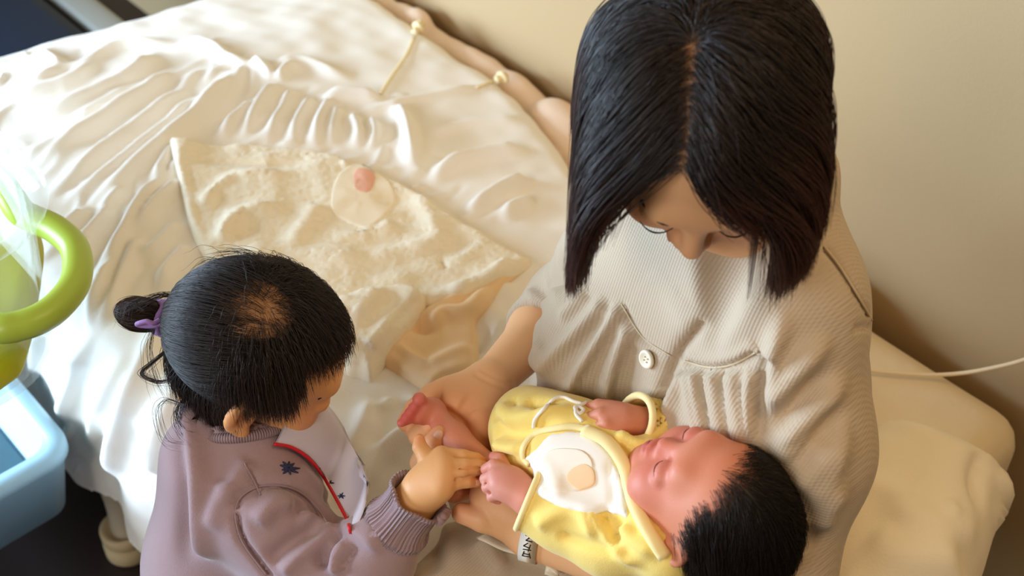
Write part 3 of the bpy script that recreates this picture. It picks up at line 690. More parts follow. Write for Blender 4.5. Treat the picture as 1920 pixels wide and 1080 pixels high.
Rf = [[P(858, 742, .702), P(812, 744, .706), P(780, 768, .702), P(762, 792, .700)],
      [mcp[0], P(778, 802, .684), P(786, 818, .700), P(806, 800, .716), P(822, 786, .724)],
      [mcp[1], P(790, 868, .684), P(800, 852, .706), P(815, 828, .722), P(823, 814, .728)],
      [mcp[2], P(822, 896, .686), P(836, 888, .704), P(856, 868, .712)],
      [mcp[3], P(866, 900, .690), P(878, 892, .704), P(892, 878, .708)]]
for ch, rr in zip(Rf, ([.017, .0135, .0115, .0095], [.0125, .0108, .0102, .0095, .0085], [.0125, .0108, .0102, .0097, .0088], [.012, .010, .0095, .0085], [.011, .009, .0085, .0075])):
    S.chain(ch, rr, k=.003)
V2, F2 = S.mesh(); V2 = relax(V2, F2, 1)
V2 = strokes(V2, F2, [([(812, 762), (845, 772), (872, 795), (884, 840)], .0030, -.0030, (.2, .2)), ([(830, 808), (858, 815), (888, 838)], .0026, -.0022), ([(838, 835), (862, 838), (886, 852)], .0026, -.0020), ([(884, 698), (918, 716), (958, 732)], .0026, -.0018), ([(895, 690), (930, 708), (965, 722)], .0024, -.0012),
    ([(826, 752), (850, 752), (872, 762)], .012, .004), ([(885, 770), (902, 795), (900, 830)], .012, .003)])
# left arm under the baby and its hand round the baby's thigh
S = Sdf(np.minimum(P(820, 960, .66), Lel)-.07, np.maximum(P(960, 860, .66), Lel)+.09, .0019)
S.chain([Lel+(Lsh-Lel)*.4, Lel, Lel*.6+Lwr*.4, Lwr], [.042, .041, .038, .026], k=.02)
k4 = [P(922, 900, .694), P(912, 930, .688), P(925, 955, .680), P(948, 975, .672)]
for q, r0, r1 in zip(k4, (.018, .018, .018, .017), (.013, .013, .0125, .0115)): S.cone(Lwr+(q-Lwr)*.15, q, r0, r1, k=.016)
S.ell(P(955, 935, .690), (.030, .028, .020), k=.02)
Lf = [[Lwr*.7+k4[3]*.3, P(948, 985, .676), P(905, 974, .684), P(866, 962, .686)],
      [k4[0], P(890, 908, .668), P(866, 918, .676), P(850, 926, .690)],
      [k4[0]+np.array((.006, .018, 0)), P(900, 886, .664), P(872, 896, .668), P(858, 905, .682)],
      [k4[0]+np.array((.012, .036, -.004)), P(912, 866, .660), P(890, 872, .664), P(878, 880, .674)],
      [k4[0]+np.array((.020, .05, -.006)), P(930, 850, .656), P(912, 850, .660), P(902, 856, .668)]]
for ch, rr in zip(Lf, ([.017, .0135, .0120, .0100], [.0125, .011, .0105, .0092], [.0125, .011, .0105, .009], [.012, .0105, .010, .009], [.011, .0095, .009, .008])): S.chain(ch, rr, k=.003)
V3, F3 = S.mesh(); V3 = relax(V3, F3, 1)
# torso and legs (under the gown)
S = Sdf(W(.68, .45, .6)-np.array((.75, .75, .62)), W(.68, .45, .6)+np.array((.55, .5, .46)), .013)
RBm = np.stack([E1, E2, (0, 0, 1)], 1)
S.ell(W(.660, .43, .80), (.105, .080, .12), RBm, k=.04); S.ell(W(.68, .42, .66), (.135, .105, .14), RBm, k=.05); S.ell(W(.645, .43, .575), (.105, .095, .080), RBm, k=.05)
S.cone(Rsh-.015*np.array((0,0,1)), Lsh-.02*np.array((0,0,1))-.02*E1, .034, .034, k=.03); S.chain([W(.665, .45, .90), NB], [.05, .048], k=.03); S.cone(Rsh, Rel, .038, .036, k=.03); S.cone(Lsh, Lel, .038, .036, k=.03)
knees = [W(.63, .86, .545), W(.82, .86, .545)]
for kx, hx in zip(knees, (W(.605, .44, .575), W(.715, .44, .575))):
    S.cone(hx, kx, .075, .055, k=.04); an = kx+np.array((0, 0, -.47))-.02*E2; S.chain([kx, kx*.6+an*.4-.01*E2, an], [.052, .05, .034], k=.03); S.cone(an-np.array((0, 0, .03)), an+.13*E2-np.array((0, 0, .045)), .036, .028, k=.03)
V0, F0 = S.mesh()
sp = [(HC+HM@np.array((.02, y_, .11)), .03, (176, 128, 92), .7) for y_ in (-.04, 0, .04, .07)]+[(fm['lips'], .016, (188, 96, 84), .8)]+[(p, .03, (226, 150, 112), .5) for p in fm['cheeks']]
sp += [(c_[-1], .012, (226, 136, 104), .55) for c_ in Rf+Lf]+[(P(852, 790, .71), .035, (232, 158, 104), .6), (P(880, 850, .7), .03, (236, 140, 108), .6), (P(835, 745, .715), .02, (238, 160, 124), .5), (P(905, 790, .715), .016, (240, 168, 128), .5)]
V, F = join([(V0, F0), (V1, F1), (V2, F2), (V3, F3)])
mbody = mesh('body', V, F, M_skin, mom, col=tint(V, SKIN, sp))
for x in (1, -1): V, F = lashes([fm['lash'][x]], .0008); mesh('eyelashes', V, F, M_scalp, mom)
for b_ in fm['brow']: V, F = lashes([b_], .0032); mesh('eyebrow', V, F, M_scalp, mom)

M_nail = mat('nail_mother', (238, 190, 164), .28)
for ch in (Lf[0], Lf[1], Rf[1], Rf[2]):
    a, b = np.asarray(ch[-2]), np.asarray(ch[-1]); d = nrm(b-a); up_ = nrm((CAM-b)-d*((CAM-b)@d)); c = b+up_*.0070; fr = frame(d, up_)
    S = Sdf(c-.011, c+.011, .0011); S.ell(c, (.0048, .0062, .0024), fr, k=0); V, F = S.mesh(); mesh('nail', V, F, M_nail, mom)
# gown
S = Sdf(W(.68, .45, .6)-np.array((.47, .50, .36)), W(.68, .45, .6)+np.array((.34, .30, .43)), .0040)
S.ell(W(.655, .445, .82), (.135, .108, .15), RBm, k=.06); S.ell(W(.675, .420, .68), (.138, .118, .17), RBm, k=.06); S.ell(W(.645, .435, .575), (.128, .120, .100), RBm, k=.05)
S.cone(W(.590, .455, .920), W(.740, .470, .900), .054, .052, k=.05)
S.chain([W(.60, .48, .85), P(1112, 640, .78), P(1098, 735, .70)], [.055, .046, .05], k=.05)
S.cone(W(.68, .43, .98), W(.68, .45, .93), .055, .07, k=.04)
u_ = nrm(Rwr-Rel)
S.chain([Rsh-.01*E1, (Rsh+Rel)/2+np.array((.0, -.01, -.01)), Rel+np.array((.0, -.012, .012))], [.056, .050, .045], k=.03)
S.cuff(Rel+np.array((0, -.01, .01))-u_*.02, Rel+u_*.082, .043, .041, k=.02)
S.chain([Lsh, (Lsh+Lel)/2+np.array((.022, .0, .0)), Lel+np.array((.004, .0, .02)), Lel-np.array((.0, 0, .10))], [.058, .062, .058, .040], k=.05)
S.chain([(Lsh+Lel)/2+np.array((-.03, .03, -.02)), Lel+np.array((-.03, .05, -.03))], [.07, .06], k=.05)
for kx, hx in zip(knees, (W(.600, .44, .575), W(.725, .44, .575))): S.chain([hx, kx, kx-np.array((0, 0, .40))], [.088, .072, .075], k=.06)
S.cone(W(.70, .50, .555), W(.72, .86, .525), .09, .075, k=.06)
S.cone(W(.60, .36, .53), W(.50, .62, .50), .06, .05, k=.06)
Vt_ = P(1330, 655, .80)
st_ = hit(bvh(*S.mesh()), 1335, 640)
S.chain([NB+np.array((-.02, -.05, .03)), st_+np.array((-.005, -.004, .004))], [.052, .010], k=.008, op='sub')
V, F = S.mesh(); V = relax(V, F, 2)
G = []
thin = lambda *l: [(list(x), .0035, .004, (.03, .05)) for x in l]
G += [([(1168, 572), (1122, 638), (1082, 698), (1048, 765)], .0065, .011, (.06, .15)), ([(1184, 612), (1161, 655), (1141, 710), (1128, 775)], .0065, .011, (.05, .15)), ([(1140, 560), (1080, 625), (1035, 668), (1010, 700)], .007, .010, (.1, .2)),
      ([(1150, 590), (1108, 655), (1062, 735)], .008, -.007), ([(1176, 622), (1150, 680), (1124, 750)], .007, -.007), ([(1100, 545), (1070, 580), (1042, 602)], .007, .007), ([(1020, 640), (1000, 690), (990, 740)], .010, .008), ([(1196, 640), (1184, 700), (1178, 765)], .007, -.003)]
for x0, x1, x2 in ((1302, 1306, 1322), (1337, 1342, 1352), (1376, 1374, 1384), (1408, 1402, 1402)):
    G += [([(x0-8, 696), (x1-9, 745), (x2-4, 840)], .0065, .010, (.04, .3)), ([(x0+4, 694), (x1+4, 745), (x2+6, 840)], .0055, .009, (.04, .3)), ([(x0+16, 693), (x1+17, 748), (x2+17, 840)], .005, -.006, (.04, .3))]
G += [([(1440, 660), (1430, 730), (1422, 800)], .006, -.007, (.1, .3)), ([(1285, 700), (1262, 745), (1246, 795)], .007, .009, (.08, .3)), ([(1266, 705), (1246, 750), (1232, 795)], .005, -.005, (.1, .3)),
      ([(1480, 570), (1456, 640), (1436, 715), (1424, 770)], .008, 0.0147, (.35, .3)), ([(1570, 632), (1515, 668), (1462, 735), (1432, 790)], .010, 0.0158, (.35, .3)), ([(1600, 712), (1555, 738), (1492, 808), (1442, 868)], .011, 0.0147, (.35, .3)), ([(1575, 832), (1535, 868), (1482, 928)], .010, 0.0138, (.35, .3)),
      ([(1605, 800), (1575, 828), (1545, 905), (1500, 960)], .012, 0.0126, (.35, .3)), ([(1562, 690), (1502, 740), (1452, 808)], .009, -0.0095, (.35, .3)), ([(1590, 755), (1540, 798), (1472, 868)], .009, -0.0095, (.35, .3)), ([(1590, 890), (1560, 930), (1530, 1010)], .012, 0.0126, (.35, .3)), ([(1575, 930), (1540, 980), (1500, 1040)], .010, -0.0079, (.35, .3)),
      ([(1470, 890), (1520, 880), (1560, 850)], .008, 0.0084, (.35, .3)), ([(1440, 850), (1490, 845), (1545, 815)], .008, 0.0084, (.35, .3))]
G += [([(1035, 380), (1020, 450), (1035, 530), (1055, 590)], .006, .006), ([(1060, 300), (1048, 400), (1055, 500), (1075, 560)], .008, -.006), ([(985, 545), (1005, 560), (1030, 575)], .008, .007), ([(975, 575), (1000, 585), (1030, 595)], .006, -.006)]
G += [([(830, 960), (850, 1010), (855, 1080)], .012, .010), ([(900, 1010), (930, 1050), (950, 1085)], .010, .008), ([(960, 1020), (1010, 1040), (1060, 1060)], .008, .008), ([(790, 1000), (810, 1040), (815, 1080)], .010, -.006), ([(1030, 1030), (1050, 1060), (1040, 1085)], .008, .008)]
# seams: thin sunk lines
G += [([(1318, 598), (1276, 645), (1248, 705), (1230, 765)], .0035, -.0045, (.05, .05)), ([(1326, 600), (1284, 648), (1256, 706), (1238, 765)], .006, -.003, (.05, .05))]
G += [([(1545, 462), (1575, 500), (1605, 548), (1638, 606)], .003, -.005, (.02, .02)), ([(1600, 618), (1635, 612), (1672, 612)], .003, -.004, (.02, .02)),
      ([(1165, 570), (1205, 632), (1258, 668)], .003, -.003, (.02, .02)), ([(1283, 678), (1330, 690), (1375, 684), (1420, 660)], .004, -.006, (.02, .02)), ([(1283, 668), (1330, 681), (1375, 675), (1418, 652)], .006, .005, (.02, .02))]
G = [(g[0], g[1], g[2]*.95, *g[3:]) for g in G]
V = strokes(V, F, G)
# placket: the overlapping front edge stands proud of the cloth beside it
N = normals(V, F); tr = bvh(V, F)
pl = onto(tr, [(1318, 585), (1275, 645), (1246, 705), (1226, 775)], 20)
d, tt, off = seg_dist(V, pl); side = (off@RGT)
V = V+N*(.006*np.exp(-(np.where(side < 0, d*.35, d*4)/.012)**2)*np.clip(tt*6, 0, 1)*(d < .06))[:, None]
gown_V, gown_F = V, F; gown_T = bvh(V, F)
gown = mesh('gown', V, F, M_gown, mom)
def thread(name, px, r, m, par, n=None, lift=.0016, T=None):
    p = onto(T or gown_T, px, n or 60)
    if len(p) < 4: return None
    for _ in range(12): p[1:-1] = p[1:-1]*.5+(p[:-2]+p[2:])*.25
    d = CAM-p; d /= np.linalg.norm(d, axis=1)[:, None]; V, F = tube(p+d*lift, r, 6); return mesh(name, V, F, m, par)
thread('seam', [(1545, 462), (1575, 500), (1605, 548), (1638, 606)], .0011, M_gline, gown)
thread('seam', [(1283, 677), (1330, 689), (1375, 683), (1420, 659)], .0010, M_gline, gown)
thread('seam', [(1165, 570), (1205, 632), (1258, 668)], .0007, M_gline, gown)
def button(u, v, r, par):
    c = hit(gown_T, u, v); n = nrm(normals(gown_V, gown_F)[np.argmin(np.linalg.norm(gown_V-c, axis=1))])
    V, F = lathe([(0, .0022), (.0012, .0022), (.55*r, .0020), (.68*r, .0036), (.9*r, .0038), (r, .0026), (r, .0006), (.8*r, 0), (0, 0)], c+n*.0015, n, 28)
    b = mesh('button', V, F, M_btn, par)
    fr = frame(n, (0, 0, 1)); hs = []
    for sx, sy in ((1, 1), (1, -1), (-1, 1), (-1, -1)): hs.append(lathe([(0, .0045), (.0008, .0045), (.0008, .002), (0, .002)], c+n*.0002+fr[:, 0]*sx*.0018+fr[:, 2]*sy*.0018, n, 8))
    V, F = join(hs); mesh('thread_hole', V, F, M_gline, b)
strips_ = [[(905, 1008), (945, 1028), (985, 1040), (1020, 1052), (1050, 1075)], [(1030, 1040), (1038, 1060), (1034, 1085)]]
for px_ in strips_:
    p = onto(gown_T, px_, 30)
    if len(p) > 6: V, F = tube(p+np.array((0, 0, .004)), .0075, 10, flat=.25); mesh('gown_tie', V, F, M_btn, mom)
button(1217, 672, .0088, mom); button(1198, 800, .0088, mom)

# paper wristband with pen strokes
M_band = mat('wristband_paper', (246, 240, 226), .5); M_ink = mat('ink', (22, 20, 24), .6)
bd = nrm(Lwr-Lel); bc = Lwr+bd*.004; bfr = frame(bd, CAM-bc)
n = 48; V = []; F = []
for rr, h in ((.0285, -.008), (.0288, -.0085), (.0288, .0085), (.0285, .008)):
    for k in range(n):
        a = 2*math.pi*k/n; V.append(bc+bd*h+rr*(math.cos(a)*bfr[:, 0]+math.sin(a)*bfr[:, 2]))
F = [(i*n+k, i*n+(k+1) % n, ((i+1) % 4)*n+(k+1) % n, ((i+1) % 4)*n+k) for i in range(4) for k in range(n)]
band = mesh('wristband', np.array(V), F, M_band, mom); band['label'] = 'white paper wristband with black handwriting'
gl = [[((-3, 3), (3, 2)), ((0, 5), (-1, -4)), ((-3, -1), (3, -2)), ((2, 4), (3, -3))], [((-3, 4), (2, 4)), ((2, 4), (-3, -3)), ((-2, 0), (3, -1)), ((0, 2), (1, -4))], [((-3, 3), (3, 4)), ((-1, 5), (-2, -3)), ((-2, 1), (3, 0)), ((3, 0), (0, -4))], [((-3, 4), (-2, -3)), ((-2, 2), (3, 3)), ((3, 3), (2, -4)), ((-2, -1), (2, -1))]]
ink = []
for i, g in enumerate(gl):
    for (x0, y0), (x1, y1) in g:
        ps = []
        for t_ in np.linspace(0, 1, 6):
            along = (x0+(x1-x0)*t_)*.0013; ar = .50+((i-1.5)*.0095+(y0+(y1-y0)*t_)*.00095)/.0288
            ps.append(bc+bd*along+.0289*(math.cos(math.pi/2+ar-.15)*bfr[:, 0]+math.sin(math.pi/2+ar-.15)*bfr[:, 2]))
        ink.append(tube(np.array(ps), .00055, 6))
V, F = join(ink); mesh('handwriting', V, F, M_ink, band)

# hair: a dark underlayer on the scalp, then strands parted at the crown and falling with gravity
def scalp_pts(n, keep, c, M, r, rng):
    out = np.zeros((0, 3))
    while len(out) < n:
        q = rng.normal(size=(n*3, 3)); q /= np.linalg.norm(q, axis=1)[:, None]; out = np.vstack([out, q[keep(q)]])
    return out[:n]
CR = np.array((.070, .094, .083)); CC = HC+HM@np.array((0, -.013, .028))*1.0
rng = np.random.default_rng(11)
def mom_keep(q):
    hl = .50+.10*np.abs(q[:, 0])
    return (q[:, 2] > -.55) & ~((q[:, 1] > hl) & (q[:, 2] < .62)) & ~((q[:, 1] > .25) & (q[:, 2] < .0))
NH = 26000
q = scalp_pts(NH, mom_keep, CC, HM, CR, rng)
whorl = nrm((.30, -.16, .94))
part_x = .30*np.ones(NH)+.015*rng.normal(size=NH)*0
sgn = np.where(q[:, 0] > part_x, 1.0, -1.0)
frontness = sstep(-.35, .05, q[:, 1])
dl = np.stack([sgn*.9*frontness, (q[:, 1]-whorl[1])*(1-frontness)*1.2+.25*frontness, -.25*np.ones(NH)], 1)
rad_ = q-whorl; rad_ /= np.linalg.norm(rad_, axis=1)[:, None]+1e-6
dl = dl+rad_*(1-frontness[:, None])*1.2
dl -= q*(dl*q).sum(1)[:, None]*.85; dl /= np.linalg.norm(dl, axis=1)[:, None]+1e-9
dl += .16*rng.normal(size=dl.shape)
q[:, 0] += np.where(np.abs(q[:, 0]-.30) < .09, rng.normal(size=NH)*.016, 0); q /= np.linalg.norm(q, axis=1)[:, None]
roots = CC+(q*CR)@HM.T
offs = .001+.012*rng.random(NH)**1.2*(1-.6*np.exp(-((q[:, 0]-part_x)/.10)**2)*(q[:, 2] > 0))
lens = .195+.04*rng.random(NH)-.07*(1-np.clip(q[:, 2]+.3, 0, 1))
bang = (q[:, 1] > .35) & (np.abs(q[:, 0]) < .5); lens = np.where(bang, .20+.06*rng.random(NH), lens)
ells = [(CC, CR*.99, HM), (HC+HM@np.array((0, .03, -.035)), np.array((.062, .066, .080)), HM)]
gv = np.tile(np.array((0, 0, -1.0)), (NH, 1)); gv += (HM[:, 0]*0.02)[None]*sgn[:, None]
gv /= np.linalg.norm(gv, axis=1)[:, None]
xmin = np.where(sgn > 0, .072+.022*rng.random(NH), .046+.04*rng.random(NH)); xmin = np.where(rng.random(NH) < .03, .0, xmin)
def part_pull(p, t):
    xl = (p-HC)@HM[:, 0]*sgn; return (HM[:, 0][None]*(sgn*np.clip(xmin-xl, 0, 1)*14*min(1, t*3))[:, None])
lens = lens*np.where(sgn > 0, .92, .80)
H = grow(roots, dl@HM.T, lens, 22, ells, offs, gv, .66, pull=part_pull)
# the cut: strands are trimmed along the ragged hem line of the bob
q_ = H-CAM; dep = q_@FWD; hu = 960+FPX*(q_@RGT)/dep; hv = 540-FPX*(q_@UPV)/dep
lim = np.interp(hu, [1000, 1055, 1070, 1100, 1128, 1140, 1290, 1300, 1340, 1385, 1400, 1440, 1480, 1520, 1550, 1580], [420, 500, 545, 500, 440, 396, 392, 340, 345, 350, 540, 560, 520, 490, 420, 340])
lim = lim+(rng.normal(size=NH)*18)[:, None]+np.where(rng.random(NH) < .012, 60, 0)[:, None]
past = hv > lim; fi = np.where(past.any(1), past.argmax(1), 21)/21.0; fi = np.clip(fi, .35, 1)
tt_ = np.linspace(0, 1, 22)[None]*fi[:, None]*21; i0 = np.minimum(tt_.astype(int), 20); fr_ = (tt_-i0)[..., None]; ar = np.arange(NH)[:, None]
H = H[ar, i0]*(1-fr_)+H[ar, i0+1]*fr_
# gather strands into locks towards their ends
ncl = 620; ci = rng.choice(NH, ncl, replace=False); 
mid = H[:, 11]; 
from mathutils.kdtree import KDTree
kd = KDTree(ncl)
for i, c in enumerate(ci): kd.insert(Vector(mid[c]), i)
kd.balance()
lab = np.array([kd.find(Vector(m))[1] for m in mid]); tgt = H[ci[lab]]
wv = np.linspace(0, 1, 22)**1.8*.5; H = H*(1-wv[None, :, None])+tgt*wv[None, :, None]
mh = strands('hair', H, .00034, M_hair, mom); mh['label'] = 'dark brown bob parted at the crown'
uu, vv = 40, 28; V = []; 
for i in range(vv):
    th = math.pi*i/(vv-1)
    for k in range(uu):
        a = 2*math.pi*k/uu; V.append((math.sin(th)*math.cos(a), math.sin(th)*math.sin(a), math.cos(th)))
V = np.array(V); F = [(i*uu+k, (i+1)*uu+k, (i+1)*uu+(k+1) % uu, i*uu+(k+1) % uu) for i in range(vv-1) for k in range(uu)]
kp = mom_keep(V) & ~((np.abs(V[:, 0]-.30) < .04) & (V[:, 1] > -.5) & (V[:, 2] > .2)); F = [f for f in F if all(kp[j] for j in f)]
cap = mesh('hair_underlayer', CC+(V*(CR+.0012))@HM.T, F, M_scalp, mom)
# ------------------------------------------------------------------ the toddler
kid = thing('person', 'toddler in a mauve sweatshirt reaching over the bed to touch the baby', 'person', np.array((-.26, .74, 0)))
M_sweat = mat('mauve_fleece', (164, 138, 143), .9, sheen=.5, bump=[('noise', 1100, .0004)], var=.05, varscale=30)
M_rib = mat('mauve_ribbing', (156, 130, 136), .9, sheen=.4, bump=[('uvrib', 17, .0012, (0, 0, 0))]); M_thread = mat('navy_thread', (44, 48, 82), .8); M_red = mat('red_piping', (206, 28, 40), .55)
M_bib = mat('lilac_cotton', (206, 200, 214), .85, sheen=.3); M_pants = mat('dark_leggings', (70, 64, 82), .9)
M_khair = hair_mat('hair_black', (32, 22, 19), (58, 38, 28), .5); M_scr = mat('lilac_elastic', (150, 112, 176), .7, sheen=.3, bump=[('noise', 700, .0006)])
KC = P(492, 658, .770); KF = nrm((.90, .05, -.43)); KM = frame(KF, (.42, -.06, .90)); KS = .96
KSK = (226, 168, 112)
kRs, kRe, kRw = P(486, 968, .650), P(640, 1120, .585), P(792, 922, .716)
kLs = kRs+np.array((-.015, .140, .005)); kLe, kLw = kLs+np.array((-.02, .025, -.12)), kLs+np.array((.0, .0, -.22))
kNk = (kRs+kLs)/2+np.array((-.02, .0, .028)); kHip = kNk+np.array((-.02, -.07, -.34))
# skin
S = Sdf(KC-.16, KC+.15, .0028); fk = head(S, KC, KM, KS, child=True)
S.chain([KC+KM@np.array((0, -.005, -.03)), KC+KM@np.array((0, -.022, -.075)), kNk-np.array((0, 0, .03))], [.042, .035, .042], k=.02)
V1, F1 = S.mesh(); V1 = relax(V1, F1, 2)
S = Sdf(np.minimum(kRe, kRw)-.05, np.maximum(kRw, P(920, 860, .75))+.05, .0014)
S.chain([kRe, kRe*.4+kRw*.6, kRw], [.028, .025, .0205], k=.01)
ht = .737
km = [P(828, 852, ht+.004), P(836, 872, ht+.006), P(836, 893, ht+.004), P(828, 915, ht-.002)]
for q, r0, r1 in zip(km, (.014, .015, .015, .013), (.0082, .0084, .0082, .0076)): S.cone(kRw+(q-kRw)*.15, q, r0, r1, k=.010)
S.ell((kRw*1.5+km[1]+km[2])/3.5+np.array((0, 0, .001)), (.022, .020, .012), frame(km[1]-kRw, (0, 0, 1))[:, [0, 1, 2]], k=.014)
Kf = [[kRw*.55+km[0]*.45, P(800, 858, ht+.001), P(787, 838, ht+.006), P(786, 824, ht+.010)],
      [km[0], P(868, 855, ht+.006), P(892, 860, ht+.001), P(908, 867, ht-.005)],
      [km[1], P(872, 872, ht+.008), P(896, 873, ht+.004), P(914, 876, ht-.002)],
      [km[2], P(866, 886, ht+.007), P(890, 881, ht+.003), P(911, 879, ht-.004)],
      [km[3], P(856, 907, ht-.001), P(877, 905, ht-.003), P(896, 905, ht-.007)]]
for ch, rr in zip(Kf, ([.0125, .0086, .0070, .0054], [.0074, .0062, .0057, .0047], [.0075, .0064, .0059, .0048], [.0073, .0062, .0057, .0046], [.0068, .0056, .0050, .0042])): S.chain(ch, rr, k=.0016)
S.grooves(Kf[1:], w=.0011, k=.0012, rad=.0062)
V2, F2 = S.mesh(); V2 = relax(V2, F2, 1)
S = Sdf(kHip-np.array((.17, .17, .45)), kNk+np.array((.30, .25, .06)), .010)
S.chain([kNk-np.array((0, 0, .05)), kHip*.5+kNk*.5, kHip], [.065, .085, .085], k=.04); S.cone(kRs, kLs, .035, .035, k=.03); S.chain([kRs, kRe], [.032, .027], k=.02)
S.chain([kLs, kLe, kLw], [.032, .026, .02], k=.02); S.chain([kLw, kLw+np.array((.05, -.02, -.005))], [.022, .012], k=.01)
for q_ in range(5): S.cone(kLw+np.array((.04, -.018, -.003)), kLw+np.array((.085, -.05+.017*q_, -.012)), .009, .006, k=.004)
kft = []
for sgn_ in (-1, 1):
    h0 = kHip+np.array((.02*sgn_*.3, .045*sgn_, -.02)); kn = np.array((h0[0]+.015, h0[1]+.005*sgn_, .20)); an = np.array((h0[0]+.0, h0[1]+.005*sgn_, .045)); kft.append((h0, kn, an))
    S.chain([h0, kn, an], [.06, .042, .03], k=.03); S.cone(an-np.array((0, 0, .018)), an+np.array((.075, -.03, -.022)), .025, .02, k=.02)
V0, F0 = S.mesh()
V, F = join([(V0, F0), (V1, F1), (V2, F2)])
sp = [(fk['lips'], .012, (204, 104, 92), .8)]+[(p, .028, (232, 140, 104), .5) for p in fk['cheeks']]+[(c_[-1], .008, (236, 140, 96), .6) for c_ in Kf]+[(p, .02, (226, 140, 92), .5) for p in fk['ears']]+[(P(478, 590, KC[2]+.07), .055, (136, 92, 62), .8)]
mesh('body', V, F, M_skin, kid, col=tint(V, KSK, sp))
V, F = lashes([fk['lash'][1]], .0012); mesh('eyelashes', V, F, M_scalp, kid); V, F = lashes([fk['lash'][-1]], .0012); mesh('eyelashes', V, F, M_scalp, kid)
for b_ in fk['brow']: V, F = lashes([b_], .0024); mesh('eyebrow', V, F, M_scalp, kid)
for p in Kf:                                              # nails
    a, b = p[-2], p[-1]; d = nrm(b-a); up_ = nrm(CAM-b); c = b+up_*.0040; fr = frame(d, up_)
    S = Sdf(c-.008, c+.008, .0009); S.ell(c, (.0030, .0038, .0011), fr, k=0); V, F = S.mesh(); mesh('nail', V, F, M_knail if 'M_knail' in globals() else globals().setdefault('M_knail', mat('nail', (240, 176, 140), .3, spec=.5)), kid)
# leggings
S = Sdf(kHip-np.array((.17, .17, .42)), kHip+np.array((.15, .15, .08)), .010)
for h0, kn, an in kft: S.chain([h0, kn, an+np.array((0, 0, .02))], [.075, .052, .040], k=.03)
V, F = S.mesh(); mesh('leggings', V, F, M_pants, kid)
# sweatshirt
S = Sdf(kHip-np.array((.20, .22, .10)), np.maximum(kNk, kRw)+np.array((.10, .26, .06)), .0042)
S.chain([kNk-np.array((.0, 0, .055)), kHip*.5+kNk*.5, kHip], [.074, .096, .104], k=.04); S.cone(kRs+np.array((-.004, .03, -.006)), kLs, .046, .046, k=.04)
S.chain([kNk+np.array((-.03, -.01, -.01)), kNk+np.array((-.035, -.05, -.13)), kNk+np.array((-.02, -.08, -.32))], [.045, .06, .075], k=.03)
kcu = kRw-nrm(kRw-kRe)*.012; kcb = kcu-nrm(kRw-kRe)*.036
S.chain([kRs, kRe+np.array((.0, -.004, .004)), kRe*.45+kcb*.55], [.050, .050, .041], k=.03); S.cuff(kRe*.45+kcb*.55, kcb, .040, .031, k=.015)
S.chain([kLs, kLe, kLw], [.048, .042, .032], k=.03)
nc = kNk+(KC-kNk)*.20; nax = nrm(KC+KM@np.array((0, -.02, -.04))-kNk)
S.cone(kNk-nax*.02, nc, .066, .050, k=.02)
S.chain([nc-nax*.012, nc+nax*.08], [.043, .050], k=.006, op='sub')
V, F = S.mesh(); V = relax(V, F, 2)
KG = [([(362, 772), (368, 850), (378, 930), (392, 1060)], .012, .016, (.05, .2)), ([(345, 790), (350, 880), (350, 980), (352, 1080)], .012, -.008),
      ([(440, 960), (450, 930), (490, 910), (540, 912), (580, 935), (612, 975)], .004, -.008, (.05, .05)), ([(440, 960), (452, 1010), (480, 1050), (510, 1090)], .004, -.008, (.05, .05)),
      ([(480, 985), (510, 950), (560, 940)], .010, .010), ([(500, 1060), (560, 1010), (620, 980)], .009, -.010), ([(520, 1075), (570, 1030), (640, 1000)], .010, .010), ([(600, 1070), (615, 1020), (650, 1000)], .006, -.012), ([(625, 1080), (635, 1040), (660, 1010)], .007, .010), ([(640, 1085), (650, 1050), (672, 1020)], .004, -.008),
      ([(660, 960), (700, 990), (730, 1020)], .010, .005), ([(690, 950), (730, 985), (760, 1010)], .008, -.005), ([(640, 985), (690, 1010), (720, 1045)], .007, .008), ([(665, 965), (712, 985), (750, 1015)], .006, -.006), ([(560, 960), (600, 985), (640, 1010)], .008, .008), ([(530, 950), (585, 955), (640, 985)], .006, -.006), ([(425, 900), (410, 950), (400, 1000)], .010, .008), ([(470, 860), (440, 900), (425, 960)], .010, .006), ([(458, 868), (478, 905), (488, 930)], .0028, -.005, (.02, .05)),
      ([(520, 870), (570, 890), (610, 930), (630, 980)], .008, .005)]
V = strokes(V, F, KG); kT = bvh(V, F)
sweat = mesh('sweatshirt', V, F, M_sweat, kid)
def sleeve_uv(V, c, ax, n): return None
def ribbed(name, c, ax, prof, n, m, par, up, ell=1.0):
    """knitted band: a lathe whose ribs run along its axis (uv counts the ribs)"""
    fr = frame(ax, up); V = []; uv = []
    for i, (r, h) in enumerate(prof):
        for k in range(n+1):
            a = 2*math.pi*k/n; rr = r*(1+.022*math.cos(46*a)); V.append(np.asarray(c)+fr[:, 1]*(h+.0018*math.sin(5*a)*(i > len(prof)//2))+rr*(math.cos(a)*fr[:, 0]*ell+math.sin(a)*fr[:, 2])); uv.append((k/n, h))
    F = [(i*(n+1)+k, i*(n+1)+k+1, (i+1)*(n+1)+k+1, (i+1)*(n+1)+k) for i in range(len(prof)-1) for k in range(n)]
    return mesh(name, np.array(V), F, m, par, uv=np.array(uv))
ax = nrm(kRw-kRe)
cuff_ = ribbed('cuff', kcb, ax, [(.026, -.004), (.0325, -.004), (.033, .003), (.030, .008), (.0275, .016), (.0270, .030), (.0280, .037), (.0305, .040), (.0295, .043), (.026, .041), (.0235, .032), (.0225, .008)], 276, M_rib, sweat, (0, 0, 1), 1.0)
cuff_['label'] = 'ribbed cuff with a rolled edge'
cfr = frame(ax, (0, 0, 1)); fv = []
